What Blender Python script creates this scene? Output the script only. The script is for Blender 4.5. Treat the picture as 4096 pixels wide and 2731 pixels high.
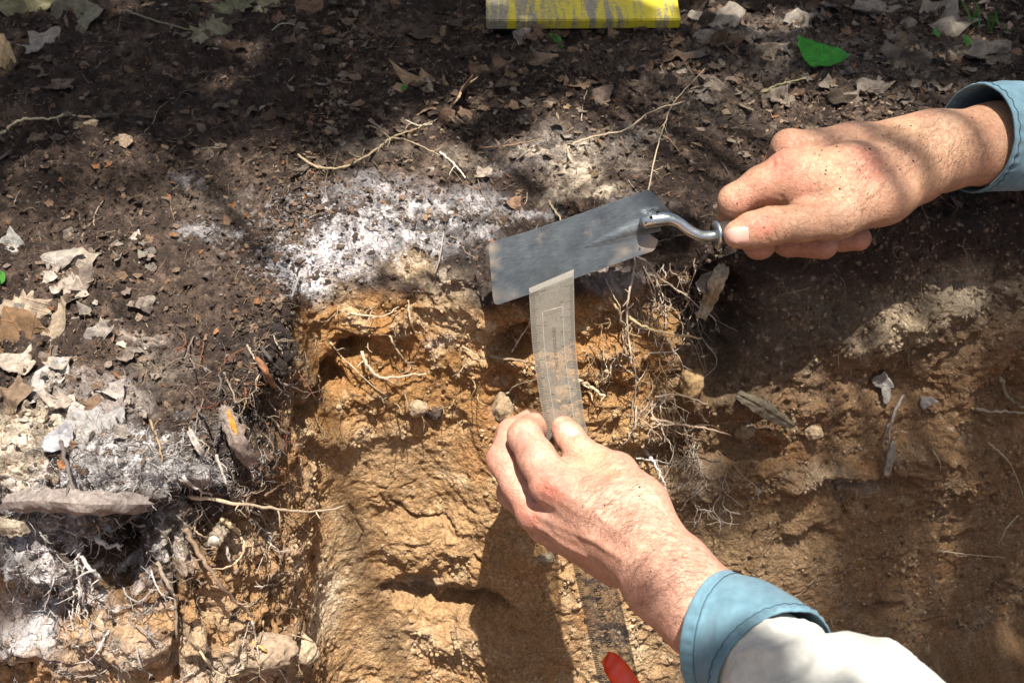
import bpy, bmesh, math, random
import numpy as np
from mathutils import Vector, Matrix

random.seed(7)
RNG = np.random.default_rng(11)
for _o in list(bpy.data.objects):
    bpy.data.objects.remove(_o)
scene = bpy.context.scene
COL = scene.collection

# ------------------------------------------------------------------ camera
CAM_LOC = np.array([0.0, -0.654, 0.496])
PITCH = math.radians(40.0)
LENS, SENSOR = 38.0, 36.0
RW, RH = 1024.0, 682.0
FPX = RW * LENS / SENSOR
cam_d = bpy.data.cameras.new("camera")
cam_d.lens, cam_d.sensor_width = LENS, SENSOR
cam_d.clip_start, cam_d.clip_end = 0.02, 200.0
cam_d.dof.use_dof = True
cam_d.dof.focus_distance = 0.82
cam_d.dof.aperture_fstop = 16.0
cam = bpy.data.objects.new("camera", cam_d)
COL.objects.link(cam)
cam.location = CAM_LOC
cam.rotation_euler = (math.pi / 2 - PITCH, 0, 0)
scene.camera = cam

# ------------------------------------------------------------------ light
SUN = np.array([0.075, -0.17, 0.95])
SUN = SUN / np.linalg.norm(SUN)
world = bpy.data.worlds.new("World")
scene.world = world
world.use_nodes = True
wn = world.node_tree.nodes
wl = world.node_tree.links
bg = wn["Background"]
sky = wn.new("ShaderNodeTexSky")
sky.sky_type = 'NISHITA'
sky.sun_disc = False
sky.sun_elevation = math.asin(SUN[2])
sky.sun_rotation = math.atan2(SUN[0], SUN[1])
sky.air_density = 0.7
sky.dust_density = 6.0
sky.ozone_density = 0.3
wl.new(sky.outputs[0], bg.inputs[0])
bg.inputs[1].default_value = 0.075
sun_d = bpy.data.lights.new("sun", 'SUN')
sun_d.energy = 5.0
sun_d.angle = math.radians(0.53)
sun_d.color = (1.0, 0.94, 0.84)
sun = bpy.data.objects.new("sun", sun_d)
COL.objects.link(sun)
sun.rotation_euler = Vector(SUN).to_track_quat('Z', 'Y').to_euler()
sun.location = (0.6, -0.8, 3)
vs = scene.view_settings
vs.view_transform = 'Standard'
vs.look = 'None'
vs.exposure = 1.35
vs.gamma = 1.0
vs.use_curve_mapping = False
scene.cycles.use_denoising = True
scene.cycles.max_bounces = 8
scene.cycles.transparent_max_bounces = 16

# ------------------------------------------------------------------ authoring geometry
VX = np.array([1.0, 0, 0])
VD = np.array([0, math.cos(PITCH), -math.sin(PITCH)])
VU = np.array([0, math.sin(PITCH), math.cos(PITCH)])


def at(px, py, s):
    """world point on the sight line of a photo position at distance s (metres)"""
    return CAM_LOC + s * (VD + (px - RW / 2) / FPX * VX + (RH / 2 - py) / FPX * VU)


def on_z(px, py, z):
    d = at(px, py, 1.0) - CAM_LOC
    return CAM_LOC + d * ((z - CAM_LOC[2]) / d[2])


def proj(p):
    q = np.asarray(p) - CAM_LOC
    s = q @ VD
    return RW / 2 + FPX * (q @ VX) / s, RH / 2 - FPX * (q @ VU) / s, s


# ------------------------------------------------------------------ numpy noise
_TAB = np.random.default_rng(99).uniform(-1, 1, 64 ** 3).astype(np.float32)


def vnoise(p, scale, seed=0):
    """value noise in [-1,1]; p (N,3), scale = feature size in metres"""
    q = p.astype(np.float32) * np.float32(1 / scale) + np.float32(113.37 + (seed * 7.31) % 61)
    i = np.floor(q)
    f = q - i
    f = f * f * (3 - 2 * f)
    i = i.astype(np.int32)
    so = (seed * 29) % 64
    x0, y0, z0 = (i[:, 0] + so) & 63, ((i[:, 1] + so * 3) & 63) * 64, (i[:, 2] & 63) * 4096
    x1, y1, z1 = (i[:, 0] + so + 1) & 63, ((i[:, 1] + so * 3 + 1) & 63) * 64, ((i[:, 2] + 1) & 63) * 4096
    fx, fy, fz = f[:, 0], f[:, 1], f[:, 2]
    def lx(yz):
        u = _TAB[x0 + yz]
        return u + (_TAB[x1 + yz] - u) * fx
    a = lx(y0 + z0); a += (lx(y1 + z0) - a) * fy
    b = lx(y0 + z1); b += (lx(y1 + z1) - b) * fy
    return a + (b - a) * fz


def fbm(p, scale, octs=4, seed=0, gain=0.5):
    a, t, n = 1.0, np.zeros(len(p), np.float32), 0.0
    for o in range(octs):
        t += a * vnoise(p, scale / 2.03 ** o, seed + o * 17)
        n += a
        a *= gain
    return t / n


def sstep(a, b, x):
    t = np.clip((x - a) / (b - a), 0, 1)
    return t * t * (3 - 2 * t)


# ------------------------------------------------------------------ material helpers
def srgb(r, g, b):
    f = lambda c: (c / 255 / 12.92) if c / 255 <= 0.04045 else ((c / 255 + 0.055) / 1.055) ** 2.4
    return (f(r), f(g), f(b))


def new_mat(name):
    m = bpy.data.materials.new(name)
    m.use_nodes = True
    return m, m.node_tree.nodes, m.node_tree.links, m.node_tree.nodes["Principled BSDF"]


def noise_node(n, l, scale, detail=4, rough=0.6, coord='Object', dist=0.0):
    tc = n.new("ShaderNodeTexCoord")
    t = n.new("ShaderNodeTexNoise")
    t.inputs["Scale"].default_value = scale
    t.inputs["Detail"].default_value = detail
    t.inputs["Roughness"].default_value = rough
    t.inputs["Distortion"].default_value = dist
    l.new(tc.outputs[coord], t.inputs["Vector"])
    return t


def ramp(n, l, src, stops):
    r = n.new("ShaderNodeValToRGB")
    e = r.color_ramp.elements
    while len(e) < len(stops):
        e.new(0.5)
    for k, (pos, c) in enumerate(stops):
        e[k].position = pos
        e[k].color = (*c, 1) if len(c) == 3 else c
    l.new(src, r.inputs[0])
    return r


def mixc(n, l, fac, a, b, mode='MIX'):
    m = n.new("ShaderNodeMix")
    m.data_type = 'RGBA'
    m.blend_type = mode
    for s, v in ((0, fac), (6, a), (7, b)):
        if isinstance(v, (int, float)):
            m.inputs[s].default_value = v
        elif isinstance(v, tuple):
            m.inputs[s].default_value = (*v, 1)
        else:
            l.new(v, m.inputs[s])
    return m.outputs[2]


def bump(n, l, bsdf, height, strength=0.5, dist=0.001):
    b = n.new("ShaderNodeBump")
    b.inputs["Strength"].default_value = strength
    b.inputs["Distance"].default_value = dist
    l.new(height, b.inputs["Height"])
    l.new(b.outputs[0], bsdf.inputs["Normal"])
    return b


def rand_out(n):
    return n.new("ShaderNodeObjectInfo").outputs["Random"]


# ------------------------------------------------------------------ object helpers
def mesh_np(name, verts, faces, smooth=True, cols=None):
    """faces: (F,3) or (F,4) int array"""
    verts = np.asarray(verts, np.float32)
    faces = np.asarray(faces, np.int32)
    me = bpy.data.meshes.new(name)
    k = faces.shape[1]
    me.vertices.add(len(verts))
    me.vertices.foreach_set("co", verts.ravel())
    me.loops.add(faces.size)
    me.loops.foreach_set("vertex_index", faces.ravel())
    me.polygons.add(len(faces))
    me.polygons.foreach_set("loop_start", np.arange(0, faces.size, k, dtype=np.int32))
    me.polygons.foreach_set("loop_total", np.full(len(faces), k, np.int32))
    me.polygons.foreach_set("use_smooth", np.full(len(faces), smooth, bool))
    me.update(calc_edges=True)
    if cols is not None:
        a = me.color_attributes.new("Col", 'FLOAT_COLOR', 'POINT')
        c = np.ones((len(verts), 4), np.float32)
        c[:, :cols.shape[1]] = cols
        a.data.foreach_set("color", c.ravel())
    return me


def obj(name, me, mat=None, parent=None, label=None, cat=None, group=None, kind=None):
    o = bpy.data.objects.new(name, me)
    COL.objects.link(o)
    if mat is not None and me is not None and not me.materials:
        me.materials.append(mat)
    if parent is not None:
        o.parent = parent
    tag(o, label, cat, group, kind)
    return o


def tag(o, label=None, cat=None, group=None, kind=None):
    if label: o["label"] = label
    if cat: o["category"] = cat
    if group: o["group"] = group
    if kind: o["kind"] = kind
    return o


def empty(name, loc, label=None, cat=None, group=None):
    o = bpy.data.objects.new(name, None)
    o.empty_display_size = 0.02
    COL.objects.link(o)
    o.location = loc
    return tag(o, label, cat, group)


def attach(ch, par):
    """parent while keeping world placement (parents here are unrotated empties or plain objects)"""
    ch.parent = par
    m = Matrix.Translation(par.location) if par.parent is None else Matrix.Translation(par.parent.location)
    if par.parent is not None:
        m = par.parent.matrix_basis @ par.matrix_parent_inverse @ par.matrix_basis
    ch.matrix_parent_inverse = m.inverted()
    return ch


class MB:
    """collects verts / quads / tris, builds one mesh"""
    def __init__(s):
        s.v, s.f = [], []

    def tube(s, pts, rad, n=6, cap=True):
        pts = [np.asarray(p, float) for p in pts]
        k = len(pts)
        if not hasattr(rad, '__len__'):
            rad = [rad] * k
        b = len(s.v)
        ref = np.array([0.31, 0.52, 0.79])
        prev = None
        for i, p in enumerate(pts):
            t = pts[min(i + 1, k - 1)] - pts[max(i - 1, 0)]
            t = t / (np.linalg.norm(t) + 1e-12)
            if prev is None:
                a = np.cross(t, ref)
            else:
                a = prev - t * (prev @ t)
            a = a / (np.linalg.norm(a) + 1e-12)
            prev = a
            c = np.cross(t, a)
            for j in range(n):
                w = 2 * math.pi * j / n
                s.v.append(p + rad[i] * (math.cos(w) * a + math.sin(w) * c))
        for i in range(k - 1):
            for j in range(n):
                j2 = (j + 1) % n
                s.f.append((b + i * n + j, b + i * n + j2, b + (i + 1) * n + j2, b + (i + 1) * n + j))
        if cap:
            s.f.append(tuple(b + j for j in reversed(range(n))))
            s.f.append(tuple(b + (k - 1) * n + j for j in range(n)))
        return s

    def quad(s, a, b_, c, d):
        k = len(s.v)
        s.v += [a, b_, c, d]
        s.f.append((k, k + 1, k + 2, k + 3))

    def mesh(s, name, smooth=True):
        me = bpy.data.meshes.new(name)
        me.from_pydata([tuple(map(float, p)) for p in s.v], [], s.f)
        me.polygons.foreach_set("use_smooth", [smooth] * len(me.polygons))
        me.update()
        return me


def catmull(pts, sub=6):
    P = [np.asarray(p, float) for p in pts]
    if len(P) < 3:
        return [P[0] + (P[-1] - P[0]) * i / sub for i in range(sub + 1)]
    Q = [2 * P[0] - P[1]] + P + [2 * P[-1] - P[-2]]
    out = []
    for i in range(1, len(Q) - 2):
        for k in range(sub):
            t = k / sub
            a, b, c, d = Q[i - 1], Q[i], Q[i + 1], Q[i + 2]
            out.append(0.5 * (2 * b + (c - a) * t + (2 * a - 5 * b + 4 * c - d) * t * t + (3 * b - a - 3 * c + d) * t ** 3))
    out.append(P[-1])
    return out
# ------------------------------------------------------------------ the soil: forest floor, pit edge and pit wall as one sheet
rim_px = [(-520, 412), (-260, 425), (-120, 432), (0, 448), (60, 462), (128, 474), (185, 455), (230, 412), (262, 366), (281, 322),
          (291, 286), (318, 266), (370, 256), (430, 250), (480, 262), (530, 268), (590, 258), (650, 246), (710, 240),
          (780, 234), (860, 220), (940, 205), (1024, 188), (1110, 174), (1260, 150)]
rim = np.array([on_z(x, y, 0.0)[:2] for x, y in rim_px])
rim = np.array(catmull(rim, 24))
seg = np.r_[0, np.cumsum(np.linalg.norm(np.diff(rim, axis=0), axis=1))]
L = seg[-1]
NU = 1060
uu = np.linspace(0, L, NU)
rx, ry = np.interp(uu, seg, rim[:, 0]), np.interp(uu, seg, rim[:, 1])
# coarse skirts so that the floor goes on to the horizon
ext = np.array([0.03, 0.08, 0.16, 0.3, 0.6, 1.2, 2.5, 5, 10, 25, 60])
rx = np.r_[(rx[0] - ext)[::-1], rx, rx[-1] + ext]
ry = np.r_[np.full(len(ext), ry[0]), ry, np.full(len(ext), ry[-1])]
# profile: v<0 back over the forest floor, v>0 down the wall, then out over the pit floor
v_back = -np.r_[60, 25, 10, 5, 2.6, 1.6, 1.2, 1.0, 0.9, 0.85, np.linspace(0.80, 0.40, 120), np.linspace(0.3985, 0.0, 300)[0:-1]]
v_wall = np.linspace(0.0, 0.47, 400)
v_floor = 0.47 + np.r_[0.004, 0.01, 0.018, 0.03, 0.05, 0.08, 0.12, 0.2, 0.3, 0.5, 0.8, 1.2, 2.0, 4.0, 8, 20, 50]
vv = np.r_[v_back, v_wall, v_floor]
phi = sstep(-0.018, 0.03, vv) * math.radians(74) * (1 - sstep(0.462, 0.50, vv))
dv = np.diff(vv)
pm = 0.5 * (phi[1:] + phi[:-1])
py_ = np.r_[0, np.cumsum(-np.cos(pm) * dv)]
pz_ = np.r_[0, np.cumsum(-np.sin(pm) * dv)]
i0 = int(np.argmin(abs(vv)))
py_ -= py_[i0]
pz_ -= pz_[0]
NUx, NV = len(rx), len(vv)
X = np.repeat(rx[None, :], NV, 0)
Y = ry[None, :] + py_[:, None]
Z = np.repeat(pz_[:, None], NUx, 1)
V = np.repeat(vv[:, None], NUx, 1)
base = np.stack([X, Y, Z], -1)


def grid_normals(g):
    du = np.gradient(g, axis=1)
    dvv = np.gradient(g, axis=0)
    n = np.cross(du, dvv)
    n /= (np.linalg.norm(n, axis=-1, keepdims=True) + 1e-12)
    return -n if n[200, 500, 2] < 0 else n


class Hit:
    """nearest surface behind each photo position"""
    def __init__(s, g):
        p = g.reshape(-1, 3)
        x, y, d = proj(p)
        s.W, s.H, s.k = 760, 540, 0.5
        ix = np.round((x + 240) * s.k).astype(int)
        iy = np.round((y + 180) * s.k).astype(int)
        ok = (ix >= 0) & (ix < s.W) & (iy >= 0) & (iy < s.H) & (d > 0.05)
        idx = np.where(ok)[0]
        o = idx[np.argsort(-d[idx])]
        s.buf = np.full((s.H, s.W), -1, int)
        s.buf[iy[o], ix[o]] = o
        s.p = p

    def idx(s, px, py):
        ix, iy = int(round((px + 240) * s.k)), int(round((py + 180) * s.k))
        for r in range(0, 40):
            x0, x1, y0, y1 = max(ix - r, 0), min(ix + r + 1, s.W), max(iy - r, 0), min(iy + r + 1, s.H)
            w = s.buf[y0:y1, x0:x1]
            if w.size and (w >= 0).any():
                c = w[w >= 0]
                return int(c[len(c) // 2])
        return int(s.buf.max())

    def __call__(s, px, py, lift=0.0):
        p = s.p[s.idx(px, py)]
        # keep the sight line exact, take the surface distance
        d = (p - CAM_LOC) @ VD
        return at(px, py, d - lift)


hit0 = Hit(base)
Pf = base.reshape(-1, 3).astype(np.float32)
PXa, PYa, PDa = [a.astype(np.float32) for a in proj(Pf)]
Vf = V.reshape(-1)
N0 = grid_normals(base)
fine = ((np.abs(Pf[:, 0]) < 0.95) & (Pf[:, 1] < 1.1) & (Pf[:, 1] > -0.75)).astype(np.float32)
fine *= sstep(0.0, 1.0, fine)

nz_big = fbm(Pf, 0.09, 3, 3)
nz_mid = fbm(Pf, 0.028, 3, 31)
nz_w = np.stack([fbm(Pf, 0.03, 3, 51), fbm(Pf, 0.03, 3, 52), fbm(Pf, 0.03, 3, 53)], -1)
nz_w2 = fbm(Pf, 0.011, 3, 61)
Pw = Pf + nz_w * 0.012                          # warped positions: ragged borders of every patch


def near_px(x0, x1, y0, y1, mg):
    return np.where((PXa > x0 - mg) & (PXa < x1 + mg) & (PYa > y0 - mg) & (PYa < y1 + mg) & (PDa > 0.05))[0]


def blob(px, py, r, ry_=None, soft=0.55, warp=True):
    c = hit0(px, py)
    d = (c - CAM_LOC) @ VD
    ry_ = ry_ or r
    sel = near_px(px - r * 1.4, px + r * 1.4, py - ry_ * 1.4, py + ry_ * 1.4, 26)
    q = (Pw if warp else Pf)[sel] - c
    a = q[:, 0] / (r * d / FPX)
    b = (q @ VU) / (ry_ * d / FPX)
    e = (q @ VD) / (max(r, ry_) * 1.6 * d / FPX)
    dist = np.sqrt(a * a + b * b + e * e)
    dist = dist + 0.35 * nz_w2[sel] * (1 if warp else 0)
    out = np.zeros(len(Pf), np.float32)
    out[sel] = 1 - sstep(1 - soft, 1 + soft * 0.35, dist)
    return out


def line(pts, r, soft=0.6):
    """soft mask along a polyline of photo positions"""
    xs, ys = [p[0] for p in pts], [p[1] for p in pts]
    sel = near_px(min(xs), max(xs), min(ys), max(ys), r + 30)
    m = np.full(len(sel), 9.0)
    P3 = [hit0(x, y) for x, y in pts]
    q = Pw[sel]
    for a, b in zip(P3[:-1], P3[1:]):
        ab = b - a
        t = np.clip(((q - a) @ ab) / (ab @ ab), 0, 1)
        m = np.minimum(m, np.linalg.norm(q - a - t[:, None] * ab, axis=1))
    rr = r * 0.85 / FPX
    out = np.zeros(len(Pf), np.float32)
    out[sel] = 1 - sstep(1 - soft, 1.0, m / rr)
    return out


# ---- where the ground is what
wall = sstep(-0.004, 0.02, Vf)
left = 1 - sstep(-0.185, -0.155, Pf[:, 0] + 0.25 * (Pf[:, 2] * 0) + nz_w[:, 0] * 0.006)
right = sstep(0.11, 0.20, Pf[:, 0] + 0.02 * nz_mid)

# ---- relief (metres along the normal)
rough = 0.55 + 0.45 * sstep(-0.2, 0.5, nz_big)
smooth_cut = np.zeros(len(Pf))
for b_ in [(330, 285, 40, 22), (400, 470, 70, 60), (340, 530, 60, 60), (360, 630, 45, 60), (470, 470, 60, 55),
           (480, 410, 40, 30), (450, 590, 60, 30), (760, 560, 70, 60), (850, 520, 90, 60), (900, 600, 100, 60), (960, 560, 80, 70),
           (700, 540, 45, 40), (560, 640, 60, 60), (510, 600, 50, 60), (310, 590, 30, 90), (340, 345, 45, 30), (800, 600, 90, 50)]:
    smooth_cut = np.maximum(smooth_cut, blob(*b_, soft=0.6))
disp = np.zeros(len(Pf))
disp += 0.011 * nz_big * (1 - 0.45 * smooth_cut)
disp += 0.0085 * nz_mid * (1 - 0.5 * smooth_cut) * (0.55 + 0.45 * wall)
clod = 1 - np.abs(fbm(Pf + nz_w * 0.006, 0.022, 2, 77))
disp += 0.0075 * (clod - 0.75) * (1 - 0.85 * smooth_cut) * sstep(-0.1, 0.35, nz_big + 0.6 * nz_mid)
# holes, ledges, clods of the wall: (x, y, rx, ry, millimetres)
for f_ in [(118, 555, 36, 42, -48), (150, 530, 30, 30, -24), (60, 610, 30, 20, -16), (190, 500, 26, 18, -20), (60, 490, 50, 8, 10),
           (298, 412, 14, 15, -24), (333, 374, 16, 19, -32), (352, 350, 15, 15, -24), (316, 394, 15, 15, -28), (275, 505, 14, 40, -14),
           (395, 325, 26, 14, 9), (360, 330, 20, 12, 8), (420, 395, 45, 28, 8), (345, 430, 30, 20, 7), (400, 430, 26, 14, 7),
           (305, 430, 26, 16, 8), (425, 540, 46, 34, 10), (455, 600, 60, 16, -22), (410, 585, 26, 18, -12), (470, 640, 60, 24, 8),
           (390, 560, 26, 14, -8), (512, 345, 30, 24, -34), (505, 400, 26, 30, -18), (505, 365, 40, 6, 6),
           (560, 345, 40, 14, -8), (620, 292, 40, 16, 12), (620, 350, 40, 14, 9), (600, 385, 50, 8, -12), (640, 430, 40, 30, 9),
           (712, 320, 40, 60, -46), (670, 300, 30, 20, -10), (690, 380, 20, 25, 16), (730, 400, 50, 16, 8), (660, 450, 30, 20, -14),
           (700, 480, 50, 26, 12), (740, 450, 40, 14, -12), (820, 470, 70, 20, 14), (900, 460, 60, 16, 10), (860, 330, 60, 30, 14),
           (940, 320, 50, 40, 16), (900, 385, 70, 20, -14), (830, 400, 50, 20, 8), (960, 470, 60, 40, 12), (1000, 400, 30, 40, -18),
           (860, 480, 60, 12, -12), (810, 540, 40, 16, -9), (880, 610, 26, 10, -9), (960, 540, 30, 12, -9), (845, 500, 8, 26, -7),
           (230, 400, 40, 30, -8), (262, 420, 22, 40, -10), (190, 470, 40, 14, 14), (110, 500, 50, 10, 14), (100, 470, 60, 12, 12),
           (260, 300, 30, 16, 6), (210, 540, 26, 40, -14), (250, 560, 20, 30, 10), (205, 620, 10, 60, -16), (270, 640, 40, 20, 12),
           (430, 228, 12, 20, -16), (300, 262, 30, 14, 6), (380, 238, 30, 12, 6), (455, 275, 26, 14, 6), (240, 255, 30, 12, 5),
           (130, 300, 50, 16, 8), (60, 350, 60, 30, 9), (20, 120, 40, 30, 16), (200, 60, 90, 20, -10), (350, 50, 80, 20, 8),
           (15, 640, 30, 26, 14), (40, 560, 40, 20, 12), (150, 640, 60, 24, 14), (20, 600, 24, 20, -20), (110, 520, 70, 9, 9)]:
    disp += blob(f_[0], f_[1], f_[2], f_[3], soft=0.75) * f_[4] * 0.001
# trowel-cut grooves and cracks
for pts_, r_, mm in [([(365, 345), (340, 375), (312, 405), (296, 425)], 9, -9), ([(395, 500), (440, 520), (478, 560)], 5, -8),
                     ([(340, 500), (352, 530), (365, 560)], 4, -5), ([(370, 470), (395, 520)], 4, -5), ([(390, 590), (440, 604), (500, 606)], 8, -12),
                     ([(178, 520), (182, 600), (180, 680)], 6, -16), ([(286, 420), (284, 470), (288, 520)], 7, -9), ([(845, 480), (842, 530)], 3, -6),
                     ([(755, 535), (748, 560), (742, 600)], 4, -6), ([(1010, 560), (990, 600)], 5, -6), ([(490, 440), (520, 460), (545, 490)], 5, -6),
                     ([(860, 590), (885, 605), (900, 625)], 5, -9), ([(540, 410), (600, 390), (640, 372)], 5, -8)]:
    disp += line(pts_, r_) * mm * 0.001
g1 = 1 - np.abs(vnoise(Pf, 0.0125, 71))
g2 = 1 - np.abs(vnoise(Pf + nz_w * 0.004, 0.0062, 72))
fine_amp = (1 - 0.75 * smooth_cut)
disp += fine_amp * (0.0036 * (g1 - 0.5) + 0.0026 * (g2 - 0.5)) * rough * 1.5
disp += 0.0016 * vnoise(Pf, 0.0040, 73) * (0.55 + 0.45 * fine_amp)
disp += 0.0007 * vnoise(Pf, 0.0021, 74) * (0.6 + 0.4 * fine_amp)
gnd = np.clip((1 - wall) + left, 0, 1) * (1 - 0.7 * smooth_cut)
disp += gnd * (0.0042 * (0.5 - np.abs(vnoise(Pf, 0.009, 75))) + 0.0030 * (0.5 - np.abs(vnoise(Pf + nz_w * 0.003, 0.0047, 76))) + 0.0016 * vnoise(Pf, 0.0029, 78))
disp -= gnd * 0.0040 * sstep(0.35, 0.7, vnoise(Pf + nz_w * 0.004, 0.0075, 79))
sx_ = Pf * np.array([1.0, 0.12, 0.12], np.float32) + np.stack([Pf[:, 2] * 0.25 + 0.02 * nz_big, 0 * Vf, 0 * Vf], -1).astype(np.float32)
disp += smooth_cut * wall * (0.0011 * vnoise(sx_, 0.0045, 95) + 0.0022 * (np.abs(vnoise(sx_, 0.017, 96)) - 0.4))
crack = 1 - sstep(0.0, 0.05, np.abs(fbm(Pf + nz_w * 0.004, 0.026, 2, 97)))
disp -= crack * wall * 0.0022 * sstep(-0.1, 0.3, nz_mid)
disp *= fine * (1 - sstep(0.5, 0.9, Vf))
NF = N0.reshape(-1, 3).copy()
soilP = (Pf + NF * disp[:, None]).reshape(NV, NUx, 3)
hit = Hit(soilP)
SN = grid_normals(soilP).reshape(-1, 3)


def snormal(px, py):
    i = hit0.idx(px, py)
    return NF[i]


# ---- colour of the soil, with shade painted into some recesses and the right wall
def mixto(c, w, col):
    k = np.where(w > 0.002)[0]
    ww = np.clip(w[k], 0, 1)[:, None]
    c[k] = c[k] * (1 - ww) + np.array(col, np.float32)[None, :] * ww
    return c


HUMUS, HUMUS2, ASH = (0.034, 0.022, 0.017), (0.088, 0.060, 0.045), (0.47, 0.445, 0.46)
CREAM, ORANGE, TAN = (0.52, 0.43, 0.33), (0.28, 0.148, 0.056), (0.345, 0.218, 0.112)
PALE, BLACK, GREY, RUST = (0.43, 0.315, 0.195), (0.022, 0.017, 0.015), (0.20, 0.165, 0.135), (0.30, 0.14, 0.05)
col = np.tile(np.array(HUMUS, np.float32), (len(Pf), 1))
n1, n2, n3 = fbm(Pf, 0.05, 4, 81, 0.6), fbm(Pf, 0.016, 4, 82, 0.65), fbm(Pf, 0.006, 3, 83, 0.7)
col = mixto(col, sstep(-0.1, 0.45, n1 * 0.5 + n2 * 0.9), HUMUS2)
col = mixto(col, sstep(0.2, 0.55, n3 * 0.8 + n2 * 0.4) * 0.4, (0.15, 0.108, 0.084))
wv = Vf + 0.012 * n1 + 0.006 * n2
sub = sstep(0.020, 0.042, wv)
mid_w = wall * (1 - left) * (1 - right)
col = mixto(col, sub * (1 - left) * (1 - right), ORANGE)
col = mixto(col, sstep(0.10, 0.2, wv) * (1 - left) * (1 - right) * 0.75, TAN)
col = mixto(col, sub * (1 - left) * (1 - right) * sstep(0.1, 0.5, n2 + 0.3 * n1) * 0.7, PALE)
col = mixto(col, sub * (1 - left) * (1 - right) * sstep(0.15, 0.5, n1 - 0.4 * n2) * 0.5, RUST)
# left block: rooty black over rusty orange
col = mixto(col, left * wall * sstep(0.055, 0.11, wv), (0.33, 0.19, 0.09))
col = mixto(col, left * wall * sstep(0.055, 0.11, wv) * sstep(0.05, 0.4, n1 + 0.5 * n2) * 0.7, (0.50, 0.38, 0.26))
# right wall: dark humus, grey brown, ochre below, darkened for the shade on it
col = mixto(col, right * sstep(0.035, 0.09, wv + 0.02 * n1), (0.095, 0.070, 0.048))
col = mixto(col, right * sstep(0.09, 0.17, wv + 0.03 * n1), (0.175, 0.105, 0.055))
col = mixto(col, right * sstep(0.03, 0.1, wv) * sstep(0.1, 0.5, n2 + 0.2 * n1) * 0.5, (0.22, 0.17, 0.115))
col = mixto(col, right * sstep(0.09, 0.17, wv) * sstep(0.1, 0.5, n1 - 0.4 * n2) * 0.4, (0.22, 0.105, 0.042))
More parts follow.
